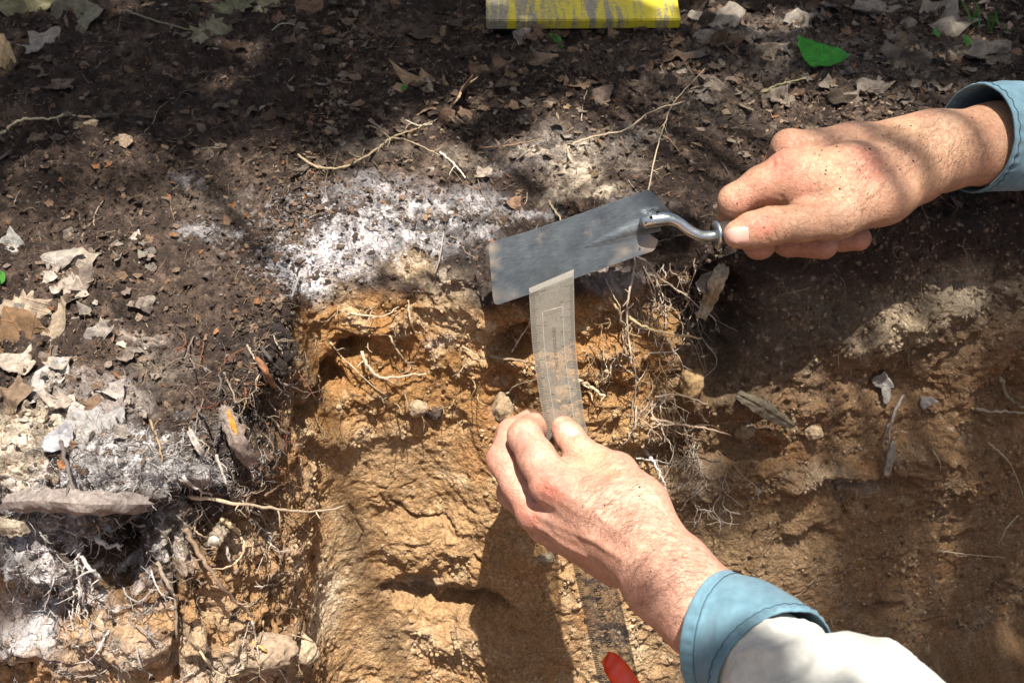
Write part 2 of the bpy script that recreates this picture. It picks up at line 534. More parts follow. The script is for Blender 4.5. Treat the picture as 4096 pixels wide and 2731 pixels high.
# single patches, each where it lies: (x, y, rx, ry, colour, weight)
for b_ in [(300, 268, 34, 22, ASH, .95), (345, 243, 48, 22, ASH, 1), (395, 222, 40, 16, ASH, .95), (420, 205, 30, 12, ASH, .75), (430, 245, 40, 16, ASH, .85),
           (285, 285, 20, 18, ASH, 1), (360, 150, 60, 14, GREY, .55), (370, 190, 60, 26, ASH, .5), (205, 235, 26, 16, ASH, .55), (185, 180, 26, 12, ASH, .5),
           (215, 205, 40, 16, GREY, .5), (470, 200, 40, 18, ASH, .6), (455, 225, 24, 12, ASH, .6), (480, 210, 22, 12, ASH, .5), (560, 150, 70, 30, (0.36, 0.31, 0.28), .6), (470, 160, 40, 16, GREY, .6),
           (575, 172, 30, 22, CREAM, 1), (600, 192, 30, 12, CREAM, .9), (585, 150, 26, 16, CREAM, .75), (555, 195, 24, 14, CREAM, .8), (620, 160, 30, 14, GREY, .6),
           (540, 150, 30, 10, CREAM, .55), (500, 170, 30, 12, (0.36, 0.31, 0.28), .6), (640, 135, 30, 16, (0.36, 0.32, 0.28), .6),
           (460, 265, 24, 22, BLACK, .65), (482, 285, 22, 28, (0.06, 0.045, 0.04), .8), (430, 226, 10, 16, BLACK, .8), (500, 250, 22, 14, BLACK, .6), (448, 290, 26, 22, (0.34, 0.27, 0.2), .6),
           (620, 280, 44, 18, (0.30, 0.25, 0.23), .85), (655, 300, 34, 26, (0.16, 0.12, 0.10), .7), (635, 310, 40, 12, (0.28, 0.18, 0.11), .6),
           (330, 282, 30, 16, (0.25, 0.18, 0.11), .75), (375, 265, 24, 10, (0.22, 0.17, 0.13), .6), (315, 300, 14, 10, (0.22, 0.18, 0.14), .6),
           (420, 270, 30, 14, PALE, .7), (440, 310, 40, 26, PALE, .6), (470, 330, 30, 24, PALE, .5), (440, 340, 20, 10, (0.34, 0.29, 0.25), .6), (360, 250, 20, 8, (0.35, 0.25, 0.15), .4),
           (370, 445, 60, 40, PALE, .45), (300, 395, 16, 60, PALE, .4), (345, 560, 26, 60, PALE, .6), (325, 600, 18, 50, (0.66, 0.55, 0.40), .8),
           (430, 530, 46, 30, TAN, .6), (515, 350, 26, 16, RUST, .6), (520, 640, 60, 60, (0.22, 0.12, 0.055), .7), (500, 570, 40, 40, (0.30, 0.17, 0.075), .6), (420, 590, 24, 14, (0.30, 0.25, 0.20), .7),
           (430, 640, 80, 30, PALE, .45), (640, 330, 60, 30, ORANGE, .6), (600, 460, 60, 60, (0.36, 0.24, 0.12), .5),
           (500, 408, 16, 18, (0.40, 0.33, 0.26), .9), (620, 650, 50, 40, PALE, .6), (640, 500, 30, 30, PALE, .5), (700, 480, 40, 26, (0.42, 0.33, 0.23), .6),
           (300, 282, 32, 14, (0.50, 0.475, 0.485), 1), (335, 264, 36, 13, (0.50, 0.475, 0.485), .95), (380, 250, 36, 12, ASH, .9), (480, 236, 26, 12, ASH, .6), (530, 212, 34, 10, ASH, .6), (640, 205, 30, 12, (0.34, 0.3, 0.28), .6),
           # left block
           (255, 350, 34, 34, BLACK, .75), (275, 330, 18, 34, BLACK, .8), (240, 400, 50, 40, BLACK, .85), (265, 425, 26, 40, (0.035, 0.025, 0.02), .85), (215, 455, 44, 30, (0.05, 0.035, 0.028), .8),
           (200, 300, 80, 40, (0.07, 0.048, 0.036), .7), (15, 430, 40, 26, CREAM, 1), (70, 425, 40, 22, CREAM, .9), (20, 470, 34, 22, CREAM, 1), (50, 392, 30, 16, (0.5, 0.44, 0.38), .7),
           (140, 345, 30, 12, (0.38, 0.31, 0.26), .7), (165, 370, 40, 16, GREY, .6), (110, 400, 50, 20, (0.3, 0.26, 0.24), .7), (130, 440, 40, 22, (0.32, 0.29, 0.28), .8),
           (175, 480, 34, 20, (0.34, 0.32, 0.32), .85), (100, 475, 50, 20, (0.30, 0.28, 0.28), .85), (60, 500, 60, 20, (0.26, 0.24, 0.24), .85), (20, 530, 40, 34, (0.28, 0.27, 0.28), .85), (45, 575, 40, 26, (0.24, 0.23, 0.24), .85),
           (20, 620, 36, 40, (0.26, 0.25, 0.26), .8), (60, 640, 26, 40, (0.22, 0.2, 0.2), .7), (100, 660, 40, 24, (0.30, 0.26, 0.23), .6), (55, 600, 40, 22, (0.20, 0.18, 0.17), .7), (140, 520, 40, 30, (0.04, 0.03, 0.02), .7),  # last patch and the next: shade of the deep hollow put into its colour
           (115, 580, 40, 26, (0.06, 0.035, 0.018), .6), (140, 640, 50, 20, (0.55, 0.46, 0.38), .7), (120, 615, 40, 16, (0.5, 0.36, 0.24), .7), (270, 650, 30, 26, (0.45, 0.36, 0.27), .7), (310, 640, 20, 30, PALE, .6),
           (245, 500, 40, 40, (0.20, 0.10, 0.045), .6), (230, 590, 50, 50, (0.36, 0.21, 0.10), .5), (185, 545, 14, 40, (0.44, 0.37, 0.29), .6), (215, 660, 40, 20, (0.3, 0.26, 0.24), .6),
           # forest floor
           (8, 60, 12, 50, (0.5, 0.36, 0.2), .5), (850, 60, 160, 40, (0.2, 0.17, 0.145), .7), (760, 40, 80, 36, (0.22, 0.185, 0.16), .7), (930, 60, 80, 50, (0.17, 0.145, 0.12), .6), (700, 110, 60, 40, GREY, .45),
           (600, 60, 100, 30, (0.10, 0.075, 0.055), .6), (650, 90, 60, 30, (0.12, 0.09, 0.07), .5),
           # right wall; dark humus painted darker still for arm shadow and recess shade
           (900, 320, 50, 26, (0.34, 0.27, 0.185), .7), (960, 290, 40, 30, (0.28, 0.23, 0.165), .7), (860, 345, 30, 18, (0.34, 0.27, 0.18), .6), (800, 300, 60, 26, (0.12, 0.095, 0.065), .7),
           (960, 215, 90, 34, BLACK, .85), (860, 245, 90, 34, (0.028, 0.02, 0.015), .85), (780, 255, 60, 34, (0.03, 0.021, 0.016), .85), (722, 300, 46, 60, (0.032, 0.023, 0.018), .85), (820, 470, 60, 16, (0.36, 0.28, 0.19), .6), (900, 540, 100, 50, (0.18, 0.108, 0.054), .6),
           (780, 560, 70, 50, (0.23, 0.155, 0.085), .7), (725, 535, 40, 40, (0.33, 0.225, 0.12), .7), (860, 490, 30, 12, (0.32, 0.28, 0.22), .5), (790, 515, 40, 14, (0.36, 0.24, 0.12), .5)]:
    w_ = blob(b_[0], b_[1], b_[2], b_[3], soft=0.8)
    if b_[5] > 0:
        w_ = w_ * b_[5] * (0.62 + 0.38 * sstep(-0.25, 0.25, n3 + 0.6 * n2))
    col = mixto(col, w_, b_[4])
ashy = blob(360, 230, 150, 50, soft=0.9) * (1 - sstep(0.03, 0.06, wv))
col = mixto(col, ashy * sstep(0.05, 0.4, n3 + 0.3 * n2) * 0.7, (0.55, 0.52, 0.52))
lowl = blob(80, 540, 130, 110, soft=0.9)
lowl = np.clip(lowl + blob(120, 450, 90, 40, soft=.9) * .8, 0, 1)
for q_ in [(110, 445, 50, 18), (60, 520, 50, 18), (30, 560, 44, 24), (150, 478, 44, 14), (30, 620, 40, 30), (190, 462, 30, 12), (75, 478, 50, 10)]:
    col = mixto(col, blob(*q_, soft=.8) * .75 * (0.5 + 0.5 * sstep(-0.2, 0.2, n3)), (0.46, 0.44, 0.445))
col = mixto(col, lowl * sstep(0.02, 0.35, n3 + 0.4 * n2) * 0.75, (0.52, 0.49, 0.49))
# light crumbs and quartz grains, dark specks
sp = vnoise(Pf, 0.0026, 91)
sp2 = vnoise(Pf, 0.0034, 92)
col = mixto(col, sstep(0.66, 0.88, sp) * (0.22 + 0.2 * wall), (0.46, 0.38, 0.30))
col = mixto(col, sstep(0.60, 0.85, sp2) * 0.55 * (1 - wall * (1 - left) * 0.5), (0.018, 0.013, 0.011))
col *= (1 + 0.20 * n3 + 0.14 * sp)[:, None]
col *= (1 - 0.45 * gnd * sstep(0.1, 0.6, vnoise(Pf, 0.0052, 93)))[:, None]
col = np.clip(col, 0.008, 0.8)

jj, ii = np.meshgrid(np.arange(NV - 1), np.arange(NUx - 1), indexing='ij')
q0 = (jj * NUx + ii).ravel()
faces = np.stack([q0, q0 + NUx, q0 + NUx + 1, q0 + 1], -1)
fn = np.cross(soilP[301, 500] - soilP[300, 500], soilP[300, 501] - soilP[300, 500])
if fn[2] < 0:
    faces = faces[:, ::-1]
m_soil, n, l, b = new_mat("soil")
at_ = n.new("ShaderNodeAttribute"); at_.attribute_name = "Col"
t1 = noise_node(n, l, 420, 3, 0.7)
t2 = noise_node(n, l, 900, 2, 0.6)
r1 = ramp(n, l, t1.outputs["Fac"], [(0.25, (0.55, 0.54, 0.53)), (0.5, (1, 1, 1)), (0.75, (1.5, 1.5, 1.5))])
l.new(mixc(n, l, 1.0, at_.outputs["Color"], r1.outputs[0], 'MULTIPLY'), b.inputs["Base Color"])
b.inputs["Roughness"].default_value = 0.92
b.inputs["Specular IOR Level"].default_value = 0.25
vr = n.new("ShaderNodeTexVoronoi"); vr.inputs["Scale"].default_value = 330; vr.inputs["Randomness"].default_value = 1.0
tcs = n.new("ShaderNodeTexCoord")
wrp = n.new("ShaderNodeMix"); wrp.data_type = 'VECTOR'; wrp.inputs[0].default_value = 0.004
l.new(tcs.outputs["Object"], wrp.inputs[4]); l.new(t1.outputs["Color"], wrp.inputs[5])
l.new(wrp.outputs[1], vr.inputs["Vector"])
h1 = n.new("ShaderNodeMath"); h1.operation = 'MULTIPLY_ADD'; h1.inputs[1].default_value = -1.0
l.new(vr.outputs["Distance"], h1.inputs[0]); l.new(t2.outputs["Fac"], h1.inputs[2])
bump(n, l, b, h1.outputs[0], 0.9, 0.0021)
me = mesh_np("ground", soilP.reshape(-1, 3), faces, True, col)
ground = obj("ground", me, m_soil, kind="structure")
soil_col = col

# ---- crumbs of soil lying on it
ico = bmesh.new()
bmesh.ops.create_icosphere(ico, subdivisions=1, radius=1.0)
ico_v = np.array([v.co[:] for v in ico.verts])
ico_f = np.array([[v.index for v in f.verts] for f in ico.faces])
ico.free()


def crumbs(name, weight, count, rmin, rmax, tint, seed, label, cat):
    rg = np.random.default_rng(seed)
    x, y, d = proj(Pf)
    ok = (x > -60) & (x < 1084) & (y > -40) & (y < 730) & (fine > 0)
    w = np.where(ok, weight, 0)
    # equal chance per area
    ar = np.ones((NV, NUx))
    ar[1:-1, 1:-1] = np.linalg.norm(soilP[2:, 1:-1] - soilP[:-2, 1:-1], axis=-1) * np.linalg.norm(soilP[1:-1, 2:] - soilP[1:-1, :-2], axis=-1)
    w = w * np.minimum(ar.ravel(), 1e-5)
    k = rg.choice(len(Pf), count, p=w / w.sum())
    c = soilP.reshape(-1, 3)[k] + rg.normal(0, 0.0006, (count, 3))
    r = rmin + (rmax - rmin) * rg.random(count) ** 2.6
    c = c + NF[k] * (r * 0.35)[:, None]
    nv = len(ico_v)
    sc = rg.uniform(0.65, 1.25, (count, 1, 3)) * r[:, None, None]
    jit = 1 + rg.normal(0, 0.17, (count, nv, 1))
    ang = rg.uniform(0, 6.28, count)
    ca, sa = np.cos(ang), np.sin(ang)
    vv_ = ico_v[None] * jit * sc
    xx = vv_[..., 0] * ca[:, None] - vv_[..., 1] * sa[:, None]
    yy = vv_[..., 0] * sa[:, None] + vv_[..., 1] * ca[:, None]
    vv_ = np.stack([xx, yy, vv_[..., 2]], -1) + c[:, None, :]
    cc = soil_col[k] * rg.uniform(0.7, 1.35, (count, 1))
    tw = rg.random((count, 1)) * tint[3]
    cc = cc * (1 - tw) + np.array(tint[:3]) * tw
    cc = np.repeat(cc[:, None, :], nv, 1).reshape(-1, 3)
    ff = (ico_f[None] + (np.arange(count) * nv)[:, None, None]).reshape(-1, 3)
    me = mesh_np(name, vv_.reshape(-1, 3), ff, False, cc)
    return obj(name, me, m_soil, label=label, cat=cat, kind="stuff")


wcr = (1 - 0.85 * smooth_cut)
crumbs("soil_crumbs", wcr * (0.12 + wall) * (1 - left) * (0.06 + sstep(0.0, 0.35, 0.6 * n1 + n2)), 10000, 0.0004, 0.0024, (0.52, 0.40, 0.26, 0.45), 5,
       "loose tan and orange soil crumbs on the pit wall", "soil")
crumbs("ash_grey_crumbs", np.clip(ashy + lowl * 0.6 + blob(300, 265, 60, 40, soft=.9), 0, 1) + 0.02, 8000, 0.0004, 0.0018, (0.46, 0.435, 0.44, 0.4), 6,
       "pale ash grey crumbs along the pit edge", "soil")
crumbs("humus_crumbs", (1 - wall) + left * 0.8 + right * 0.5, 9000, 0.0005, 0.0026, (0.06, 0.040, 0.030, 0.7), 7,
       "dark humus crumbs scattered over the forest floor", "soil")
# ------------------------------------------------------------------ unseen trees overhead, crowns added and shaped to cast the dappled shade
def qpt(p):
    return (p - SUN * (p[2] / SUN[2]))[:2]


gaps = []
for g_ in [(150, 225, 60), (70, 225, 50), (230, 215, 60), (290, 195, 50), (40, 250, 60), (110, 270, 80), (60, 330, 80), (30, 400, 70), (110, 400, 90), (200, 290, 80), (60, 480, 80), (150, 470, 80),
           (60, 580, 90), (150, 600, 90), (240, 620, 90), (230, 500, 80), (300, 230, 60), (250, 350, 70), (370, 210, 60), (430, 175, 50), (480, 150, 45),
           (540, 150, 60), (590, 140, 55), (620, 165, 45), (560, 190, 60), (480, 230, 60), (400, 270, 80), (400, 360, 80), (330, 330, 70), (330, 450, 90),
           (430, 450, 90), (400, 560, 90), (330, 620, 90), (470, 620, 90), (500, 330, 80), (560, 330, 70), (600, 380, 70), (640, 300, 45), (620, 270, 60), (660, 380, 30),
           (550, 560, 80), (560, 640, 90), (640, 650, 90), (640, 440, 50), (640, 490, 50),
           (545, 460, 60, .72), (600, 500, 70, .70), (660, 570, 70, .66), (720, 620, 70, .62), (800, 650, 70, .58), (900, 690, 70, .55), (580, 320, 60, .77), (560, 250, 60, .79), (620, 225, 50, .80),
           (760, 30, 34), (800, 14, 30), (700, 12, 30), (650, 8, 24), (590, 8, 24)]:
    p_ = hit0(g_[0], g_[1]) if len(g_) == 3 else at(g_[0], g_[1], g_[3])
    s_ = (p_ - CAM_LOC) @ VD
    gaps.append((*qpt(p_), 1.12 * g_[2] * s_ / FPX))
gaps = np.array(gaps)
thin = []                                       # lighter shade under the far, small-leaved crown
for g_ in [(800, 40, 140, .9, .42), (930, 60, 130, .9, .48), (1000, 30, 100, .95, .55), (880, 170, 100, .80, .75), (800, 205, 90, .79, .75), (940, 150, 70, .83, .8), (740, 130, 80, .85, .9),
           (850, 560, 130, .98, 1.5), (960, 325, 60, .95, .45), (880, 340, 50, .95, .6), (760, 580, 70, .95, .8), (930, 480, 90, .98, 1.5),
           (120, 180, 90, .95, .7), (240, 160, 90, .95, .8), (40, 170, 60, .95, 1.0), (330, 150, 60, .95, .7), (425, 100, 70, .98, .45), (690, 60, 60, 1.05, .8), (600, 90, 60, 1.0, .7)]:
    thin.append((*qpt(at(g_[0], g_[1], g_[3])), g_[2] * g_[3] / FPX, g_[4]))


def in_gap(q):
    return bool((np.hypot(gaps[:, 0] - q[0], gaps[:, 1] - q[1]) < gaps[:, 2]).any())


def cover_low(q):
    if in_gap(q):
        return 0.0
    for (x, y, r, k) in thin:
        if math.hypot(q[0] - x, q[1] - y) < r:
            return 0.0
    return 2.4


def cover_high(q):
    if in_gap(q):
        return 0.0
    ks = [k for (x, y, r, k) in thin if math.hypot(q[0] - x, q[1] - y) < r * 1.06]
    return min(ks) if ks else 0.8


m_cl, n, l, b = new_mat("tree_leaf")
b.inputs["Base Color"].default_value = (0.06, 0.13, 0.025, 1)
b.inputs["Roughness"].default_value = 0.5
tr = n.new("ShaderNodeBsdfTranslucent"); tr.inputs[0].default_value = (0.16, 0.30, 0.03, 1)
mx = n.new("ShaderNodeMixShader"); mx.inputs[0].default_value = 0.4
l.new(b.outputs[0], mx.inputs[1]); l.new(tr.outputs[0], mx.inputs[2])
l.new(mx.outputs[0], n["Material Output"].inputs[0])
m_bark, n, l, b = new_mat("bark")
t = noise_node(n, l, 30, 6)
l.new(ramp(n, l, t.outputs[0], [(0.3, (0.05, 0.035, 0.025)), (0.7, (0.16, 0.12, 0.09))]).outputs[0], b.inputs[0])
b.inputs["Roughness"].default_value = 0.9
LEAF2D = np.array([(0, -.5), (.28, -.34), (.5, -.1), (.34, .06), (.3, .3), (0, .55), (-.3, .3), (-.34, .06), (-.5, -.1), (-.28, -.34)])


def tree(base_xy, lo, hi, cover, dmax, half, seed, label, size):
    rg = random.Random(seed)
    t = empty("tree", (base_xy[0], base_xy[1], 0), label, "tree")
    mb = MB()
    hub = np.array([base_xy[0], base_xy[1], hi * 0.75])
    mb.tube([np.array([base_xy[0], base_xy[1], -0.1]), np.array([base_xy[0] + .05, base_xy[1], hi * .4]), hub, np.array([base_xy[0] - .1, base_xy[1], hi * 1.2])], [0.14, 0.11, 0.08, 0.03], 10)
    count = int(dmax * (2 * half[0]) * (1.7 * half[1]) / (0.55 * (0.5 * (size[0] + size[1])) ** 2))
    cv, cf = [], []
    made, tries, tips = 0, 0, []
    while tries < count:
        tries += 1
        q = (rg.uniform(-half[0], half[0]), rg.uniform(-half[1] * 0.7, half[1]))
        if rg.random() > cover(q) / dmax:
            continue
        h = rg.uniform(lo, hi)
        p = np.array([q[0], q[1], 0]) + SUN * (h / SUN[2])
        s = rg.uniform(*size)
        a = rg.uniform(0, 6.28)
        nrm = np.array([rg.gauss(0, .35), rg.gauss(0, .35), 1.0]); nrm /= np.linalg.norm(nrm)
        e1 = np.cross(nrm, [math.cos(a), math.sin(a), 0]); e1 /= np.linalg.norm(e1)
        e2 = np.cross(nrm, e1)
        k = len(cv)
        for (x, y) in LEAF2D:
            cv.append(p + s * (x * e1 + y * e2) - nrm * s * 0.35 * x * x)
        cf.append(tuple(range(k, k + 10)))
        made += 1
        if made % 110 == 0:
            tips.append(p)
    for p in tips:
        m1 = hub * 0.55 + p * 0.45 + np.array([0, 0, 0.15])
        mb.tube(catmull([hub, m1, p], 5), np.linspace(0.03, 0.004, 11), 5)
    me = bpy.data.meshes.new("crown")
    me.from_pydata([tuple(map(float, v)) for v in cv], [], cf)
    attach(obj("trunk", mb.mesh("trunk"), m_bark), t)
    attach(obj("crown", me, m_cl), t)
    return t


tree((-1.9, 2.6), 2.0, 2.8, cover_low, 2.4, (1.5, 1.3), 3, "unseen young broadleaf tree with low leafy boughs shaped to shade the pit", (0.06, 0.10))
tree((2.6, 2.2), 6.5, 8.0, cover_high, 1.5, (0.9, 0.8), 4, "unseen tall small-leaved tree added beyond the pit for soft thin shade", (0.03, 0.045))
# ------------------------------------------------------------------ the person: two arms reaching in, shaped from blended round cones
def cone_d(p, a, b, ra, rb):
    ab = b - a
    t = np.clip(((p - a) @ ab) / max(ab @ ab, 1e-12), 0, 1)
    return np.linalg.norm(p - a - t[:, None] * ab, axis=1) - (ra + (rb - ra) * t)


def smin(a, b, k):
    h = np.clip(0.5 + 0.5 * (b - a) / k, 0, 1)
    return b * (1 - h) + a * h - k * h * (1 - h)


def surface_nets(F, org, h):
    s = F < 0
    nx, ny, nz = F.shape
    acc = np.zeros((nx - 1, ny - 1, nz - 1, 3), np.float32)
    cnt = np.zeros((nx - 1, ny - 1, nz - 1), np.float32)
    for ax in range(3):
        for o1 in (0, 1):
            for o2 in (0, 1):
                sl0, sl1 = [None] * 3, [None] * 3
                others = [k for k in range(3) if k != ax]
                sl0[ax], sl1[ax] = slice(0, -1), slice(1, None)
                for k, o in zip(others, (o1, o2)):
                    e = slice(o, F.shape[k] - 1 + o)
                    sl0[k] = e; sl1[k] = e
                A, B = F[tuple(sl0)], F[tuple(sl1)]
                cr = (A < 0) != (B < 0)
                t = np.where(cr, A / (A - B + 1e-20), 0)
                off = np.zeros(3); off[others[0]], off[others[1]] = o1, o2
                for k in range(3):
                    acc[..., k] += np.where(cr, t if k == ax else off[k], 0)
                cnt += cr
    act = cnt > 0
    ids = np.full(act.shape, -1, np.int64)
    ids[act] = np.arange(act.sum())
    idx = np.argwhere(act)
    V_ = (idx + acc[act] / cnt[act][:, None]) * h + org
    Q = []
    for ax in range(3):
        o = [k for k in range(3) if k != ax]
        sl0, sl1 = [slice(1, -1)] * 3, [slice(1, -1)] * 3
        sl0[ax], sl1[ax] = slice(0, -1), slice(1, None)
        A, B = s[tuple(sl0)], s[tuple(sl1)]
        for flip in (False, True):
            e = np.argwhere((A & ~B) if not flip else (~A & B))
            if not len(e):
                continue
            e = e + np.array([0 if k == ax else 1 for k in range(3)])
            q = []
            for d1, d2 in ((0, 0), (-1, 0), (-1, -1), (0, -1)):
                c = e.copy(); c[:, o[0]] += d1; c[:, o[1]] += d2
                c[:, ax] = np.clip(c[:, ax], 0, act.shape[ax] - 1)
                q.append(ids[c[:, 0], c[:, 1], c[:, 2]])
            q = np.stack(q, -1)
            if (ax == 1) != flip:
                q = q[:, ::-1]
            Q.append(q)
    Q = np.concatenate(Q)
    Q = Q[(Q >= 0).all(1)]
    return V_.astype(np.float32), Q


class Hand:
    def __init__(s, cvt, core, fingers, kcore=0.012, kf=0.0045, kjoin=0.007, h=0.00098):
        """cvt: detail coordinates -> photo position and pixel size; core / fingers: chains of (X, Y, depth, R)"""
        s.cvt = cvt
        s.core = [[s.pt(j) for j in ch] for ch in core]
        s.fing = [[s.pt(j) for j in ch] for ch in fingers]
        s.kcore, s.kf, s.kjoin, s.h = kcore, kf, kjoin, h
        s.mods = []

    def pt(s, j):
        x, y, k = s.cvt(j[0], j[1])
        return (at(x, y, j[2]), j[3] / k * j[2] / FPX)

    def sdf(s, p):
        d = None
        for ch in s.core:
            for (a, ra), (b, rb) in zip(ch[:-1], ch[1:]):
                e = cone_d(p, a, b, ra, rb)
                d = e if d is None else smin(d, e, s.kcore)
        fd = None
        for ch in s.fing:
            c = None
            for (a, ra), (b, rb) in zip(ch[:-1], ch[1:]):
                e = cone_d(p, a, b, ra, rb)
                c = e if c is None else smin(c, e, s.kf)
            fd = c if fd is None else smin(fd, c, 0.0012)
        return smin(d, fd, s.kjoin)

    def full(s, p):
        d = s.sdf(p)
        near = np.abs(d) < 0.006
        if near.any() and s.mods:
            q = p[near]
            e = np.zeros(len(q))
            for P3, w, amp in s.mods:
                lo_, hi_ = np.min(P3, 0) - 2.6 * w, np.max(P3, 0) + 2.6 * w
                sel = np.where(((q > lo_) & (q < hi_)).all(1))[0]
                if not len(sel):
                    continue
                qs = q[sel]
                m = np.full(len(qs), 9.0)
                for a, b in zip(P3[:-1], P3[1:]):
                    ab = b - a
                    t = np.clip(((qs - a) @ ab) / max(ab @ ab, 1e-12), 0, 1)
                    m = np.minimum(m, np.linalg.norm(qs - a - t[:, None] * ab, axis=1))
                e[sel] += amp * np.exp(-(m / w) ** 2)
            d = d.copy()
            d[near] += e
        return d

    def cast_many(s, XY):
        """surface points behind detail positions, seen from the camera; and which were found"""
        XY = np.asarray(XY, float)
        k = s.cvt(0, 0)
        px, py = k[0] + XY[:, 0] / k[2], k[1] + XY[:, 1] / k[2]
        D = VD[None] + ((px - RW / 2) / FPX)[:, None] * VX + ((RH / 2 - py) / FPX)[:, None] * VU
        ln = np.linalg.norm(D, axis=1)
        t = np.full(len(XY), 0.45)
        live = np.ones(len(XY), bool)
        for _ in range(70):
            i = np.where(live)[0]
            if not len(i):
                break
            e = s.sdf(CAM_LOC + D[i] * t[i][:, None])
            t[i] += np.where(e < 0.0002, 0, np.maximum(e, 0.0003) * 0.9 / ln[i])
            live[i] = (e >= 0.0002) & (t[i] < 1.3)
        return CAM_LOC + D * t[:, None], t < 1.3

    def cast(s, X_, Y_, full=False):
        p, ok = s.cast_many([(X_, Y_)])
        return p[0] if ok[0] else None

    def normals(s, p, g=2e-4):
        nrm = np.stack([s.sdf(p + g * ax) - s.sdf(p - g * ax) for ax in np.eye(3)], -1)
        return nrm / (np.linalg.norm(nrm, axis=1, keepdims=True) + 1e-12)

    def mod(s, pts, w_mm, amp_mm, smooth=True):
        P3, ok = s.cast_many(pts)
        P3 = [q for q, k in zip(P3, ok) if k]
        if len(P3) == 1:
            P3 = P3 * 2
        if len(P3) > 2 and smooth:
            P3 = catmull(P3, 3)
        if P3:
            s.mods.append((P3, w_mm * 0.001, amp_mm * 0.001))

    def build(s, name, base, patches, mat):
        pts = [j for ch in s.core + s.fing for j in ch]
        lo = np.min([p - r for p, r in pts], 0) - 0.006
        hi = np.max([p + r for p, r in pts], 0) + 0.006
        h = s.h
        # coarse pass, then only near the surface
        nn = np.ceil((hi - lo) / h).astype(int) + 1
        ax = [lo[k] + h * np.arange(nn[k]) for k in range(3)]
        st = 4
        cx = [a[::st] for a in ax]
        G = np.stack(np.meshgrid(*cx, indexing='ij'), -1)
        dc = s.sdf(G.reshape(-1, 3)).reshape(G.shape[:3])
        nearc = np.abs(dc) < h * st * 1.8
        up = np.repeat(np.repeat(np.repeat(dc, st, 0), st, 1), st, 2)[:nn[0], :nn[1], :nn[2]]
        F = np.sign(up).astype(np.float32) * 0.02
        un = np.repeat(np.repeat(np.repeat(nearc, st, 0), st, 1), st, 2)[:nn[0], :nn[1], :nn[2]]
        ii_ = np.argwhere(un)
        F[un] = s.full(lo + ii_ * h)
        Vx, Q = surface_nets(F, lo, h)
        # relax a little
        for _ in range(1):
            e = np.concatenate([Q[:, [0, 1]], Q[:, [1, 2]], Q[:, [2, 3]], Q[:, [3, 0]]])
            sm = np.zeros_like(Vx, dtype=np.float64); ct = np.zeros(len(Vx))
            for k in range(3):
                sm[:, k] = np.bincount(e[:, 0], Vx[e[:, 1], k], len(Vx)) + np.bincount(e[:, 1], Vx[e[:, 0], k], len(Vx))
            ct = np.bincount(e[:, 0], minlength=len(Vx)) + np.bincount(e[:, 1], minlength=len(Vx))
            Vx = Vx * 0.55 + 0.45 * sm / np.maximum(ct, 1)[:, None]
        c = np.tile(np.array(base, float), (len(Vx), 1))
        mott = fbm(Vx, 0.012, 3, 5)
        c = mixto(c, 0.25 * sstep(-0.2, 0.6, mott), (0.45, 0.20, 0.14))
        for (X_, Y_, R_, colr, w) in patches:
            p = s.cast(X_, Y_)
            if p is None:
                continue
            x, y, k = s.cvt(X_, Y_)
            r = R_ / k * ((p - CAM_LOC) @ VD) / FPX
            d = np.linalg.norm(Vx - p, axis=1) / r + 0.25 * mott
            c = mixto(c, w * (1 - sstep(0.25, 1.0, d)), colr)
        s.V = Vx
        return mesh_np(name, Vx, Q, True, np.clip(c, 0, 1))

    def nail(s, outline_fn, name, mat, nu=9, nv=9, lift=0.0005):
        """outline_fn(u,v) -> detail position, u along the nail, v across"""
        uv = [(i / (nu - 1), j / (nv - 1)) for i in range(nu) for j in range(nv)]
        p, ok = s.cast_many([outline_fn(u, v) for u, v in uv])
        e = np.array([min(u, 1 - u, v, 1 - v) for u, v in uv])
        Vn = p + s.normals(p) * np.where(e > 0.01, lift, -0.0002)[:, None]
        Q = []
        for i in range(nu - 1):
            for j in range(nv - 1):
                a = i * nv + j
                Q.append((a, a + 1, a + nv + 1, a + nv))
        return obj(name, mesh_np(name, np.array(Vn), np.array(Q)), mat)

    def hairs(s, spots, count, seed, flow, rad=0.00007, length=(0.005, 0.014)):
        """fine hair: spots (X, Y, R) in detail coordinates, flow = main direction there"""
        rg = random.Random(seed)
        XY = []
        for _ in range(count):
            X_, Y_, R_ = rg.choices(spots, [q[2] ** 2 for q in spots])[0]
            a, r = rg.uniform(0, 6.28), R_ * math.sqrt(rg.random())
            XY.append((X_ + r * math.cos(a), Y_ + r * math.sin(a)))
        P, ok = s.cast_many(XY)
        NR = s.normals(P)
        vs_, fs_ = [], []
        for (X_, Y_), p, nrm, k_ in zip(XY, P, NR, ok):
            if not k_:
                continue
            fx, fy = flow(X_, Y_)
            f3 = fx * VX - fy * VU + rg.gauss(0, .35) * VX + rg.gauss(0, .35) * VU
            f3 = f3 - nrm * (f3 @ nrm); f3 /= np.linalg.norm(f3) + 1e-9
            sd = np.cross(nrm, f3)
            Lh = rg.uniform(*length)
            cv = rg.gauss(0, .3)
            pts = [p - nrm * 0.0003]
            for t in (0.35, 0.7, 1.0):
                pts.append(p + f3 * Lh * t + nrm * Lh * (0.22 * t * (1.25 - t)) * 1.4 + sd * Lh * cv * t * t)
            m = MB().tube(pts, [rad, rad, rad * .8, rad * .25], 3, cap=False)
            k = len(vs_)
            vs_ += m.v
            fs_ += [tuple(i + k for i in f) for f in m.f]
        return mesh_np("arm_hair", np.array(vs_), np.array(fs_))


def cvR(X_, Y_):
    return 675 + X_ / 6.739, 62.5 + Y_ / 6.739, 6.739


def cvL(X_, Y_):
    return 462.5 + X_ / 6.72, 387.5 + Y_ / 6.72, 6.72


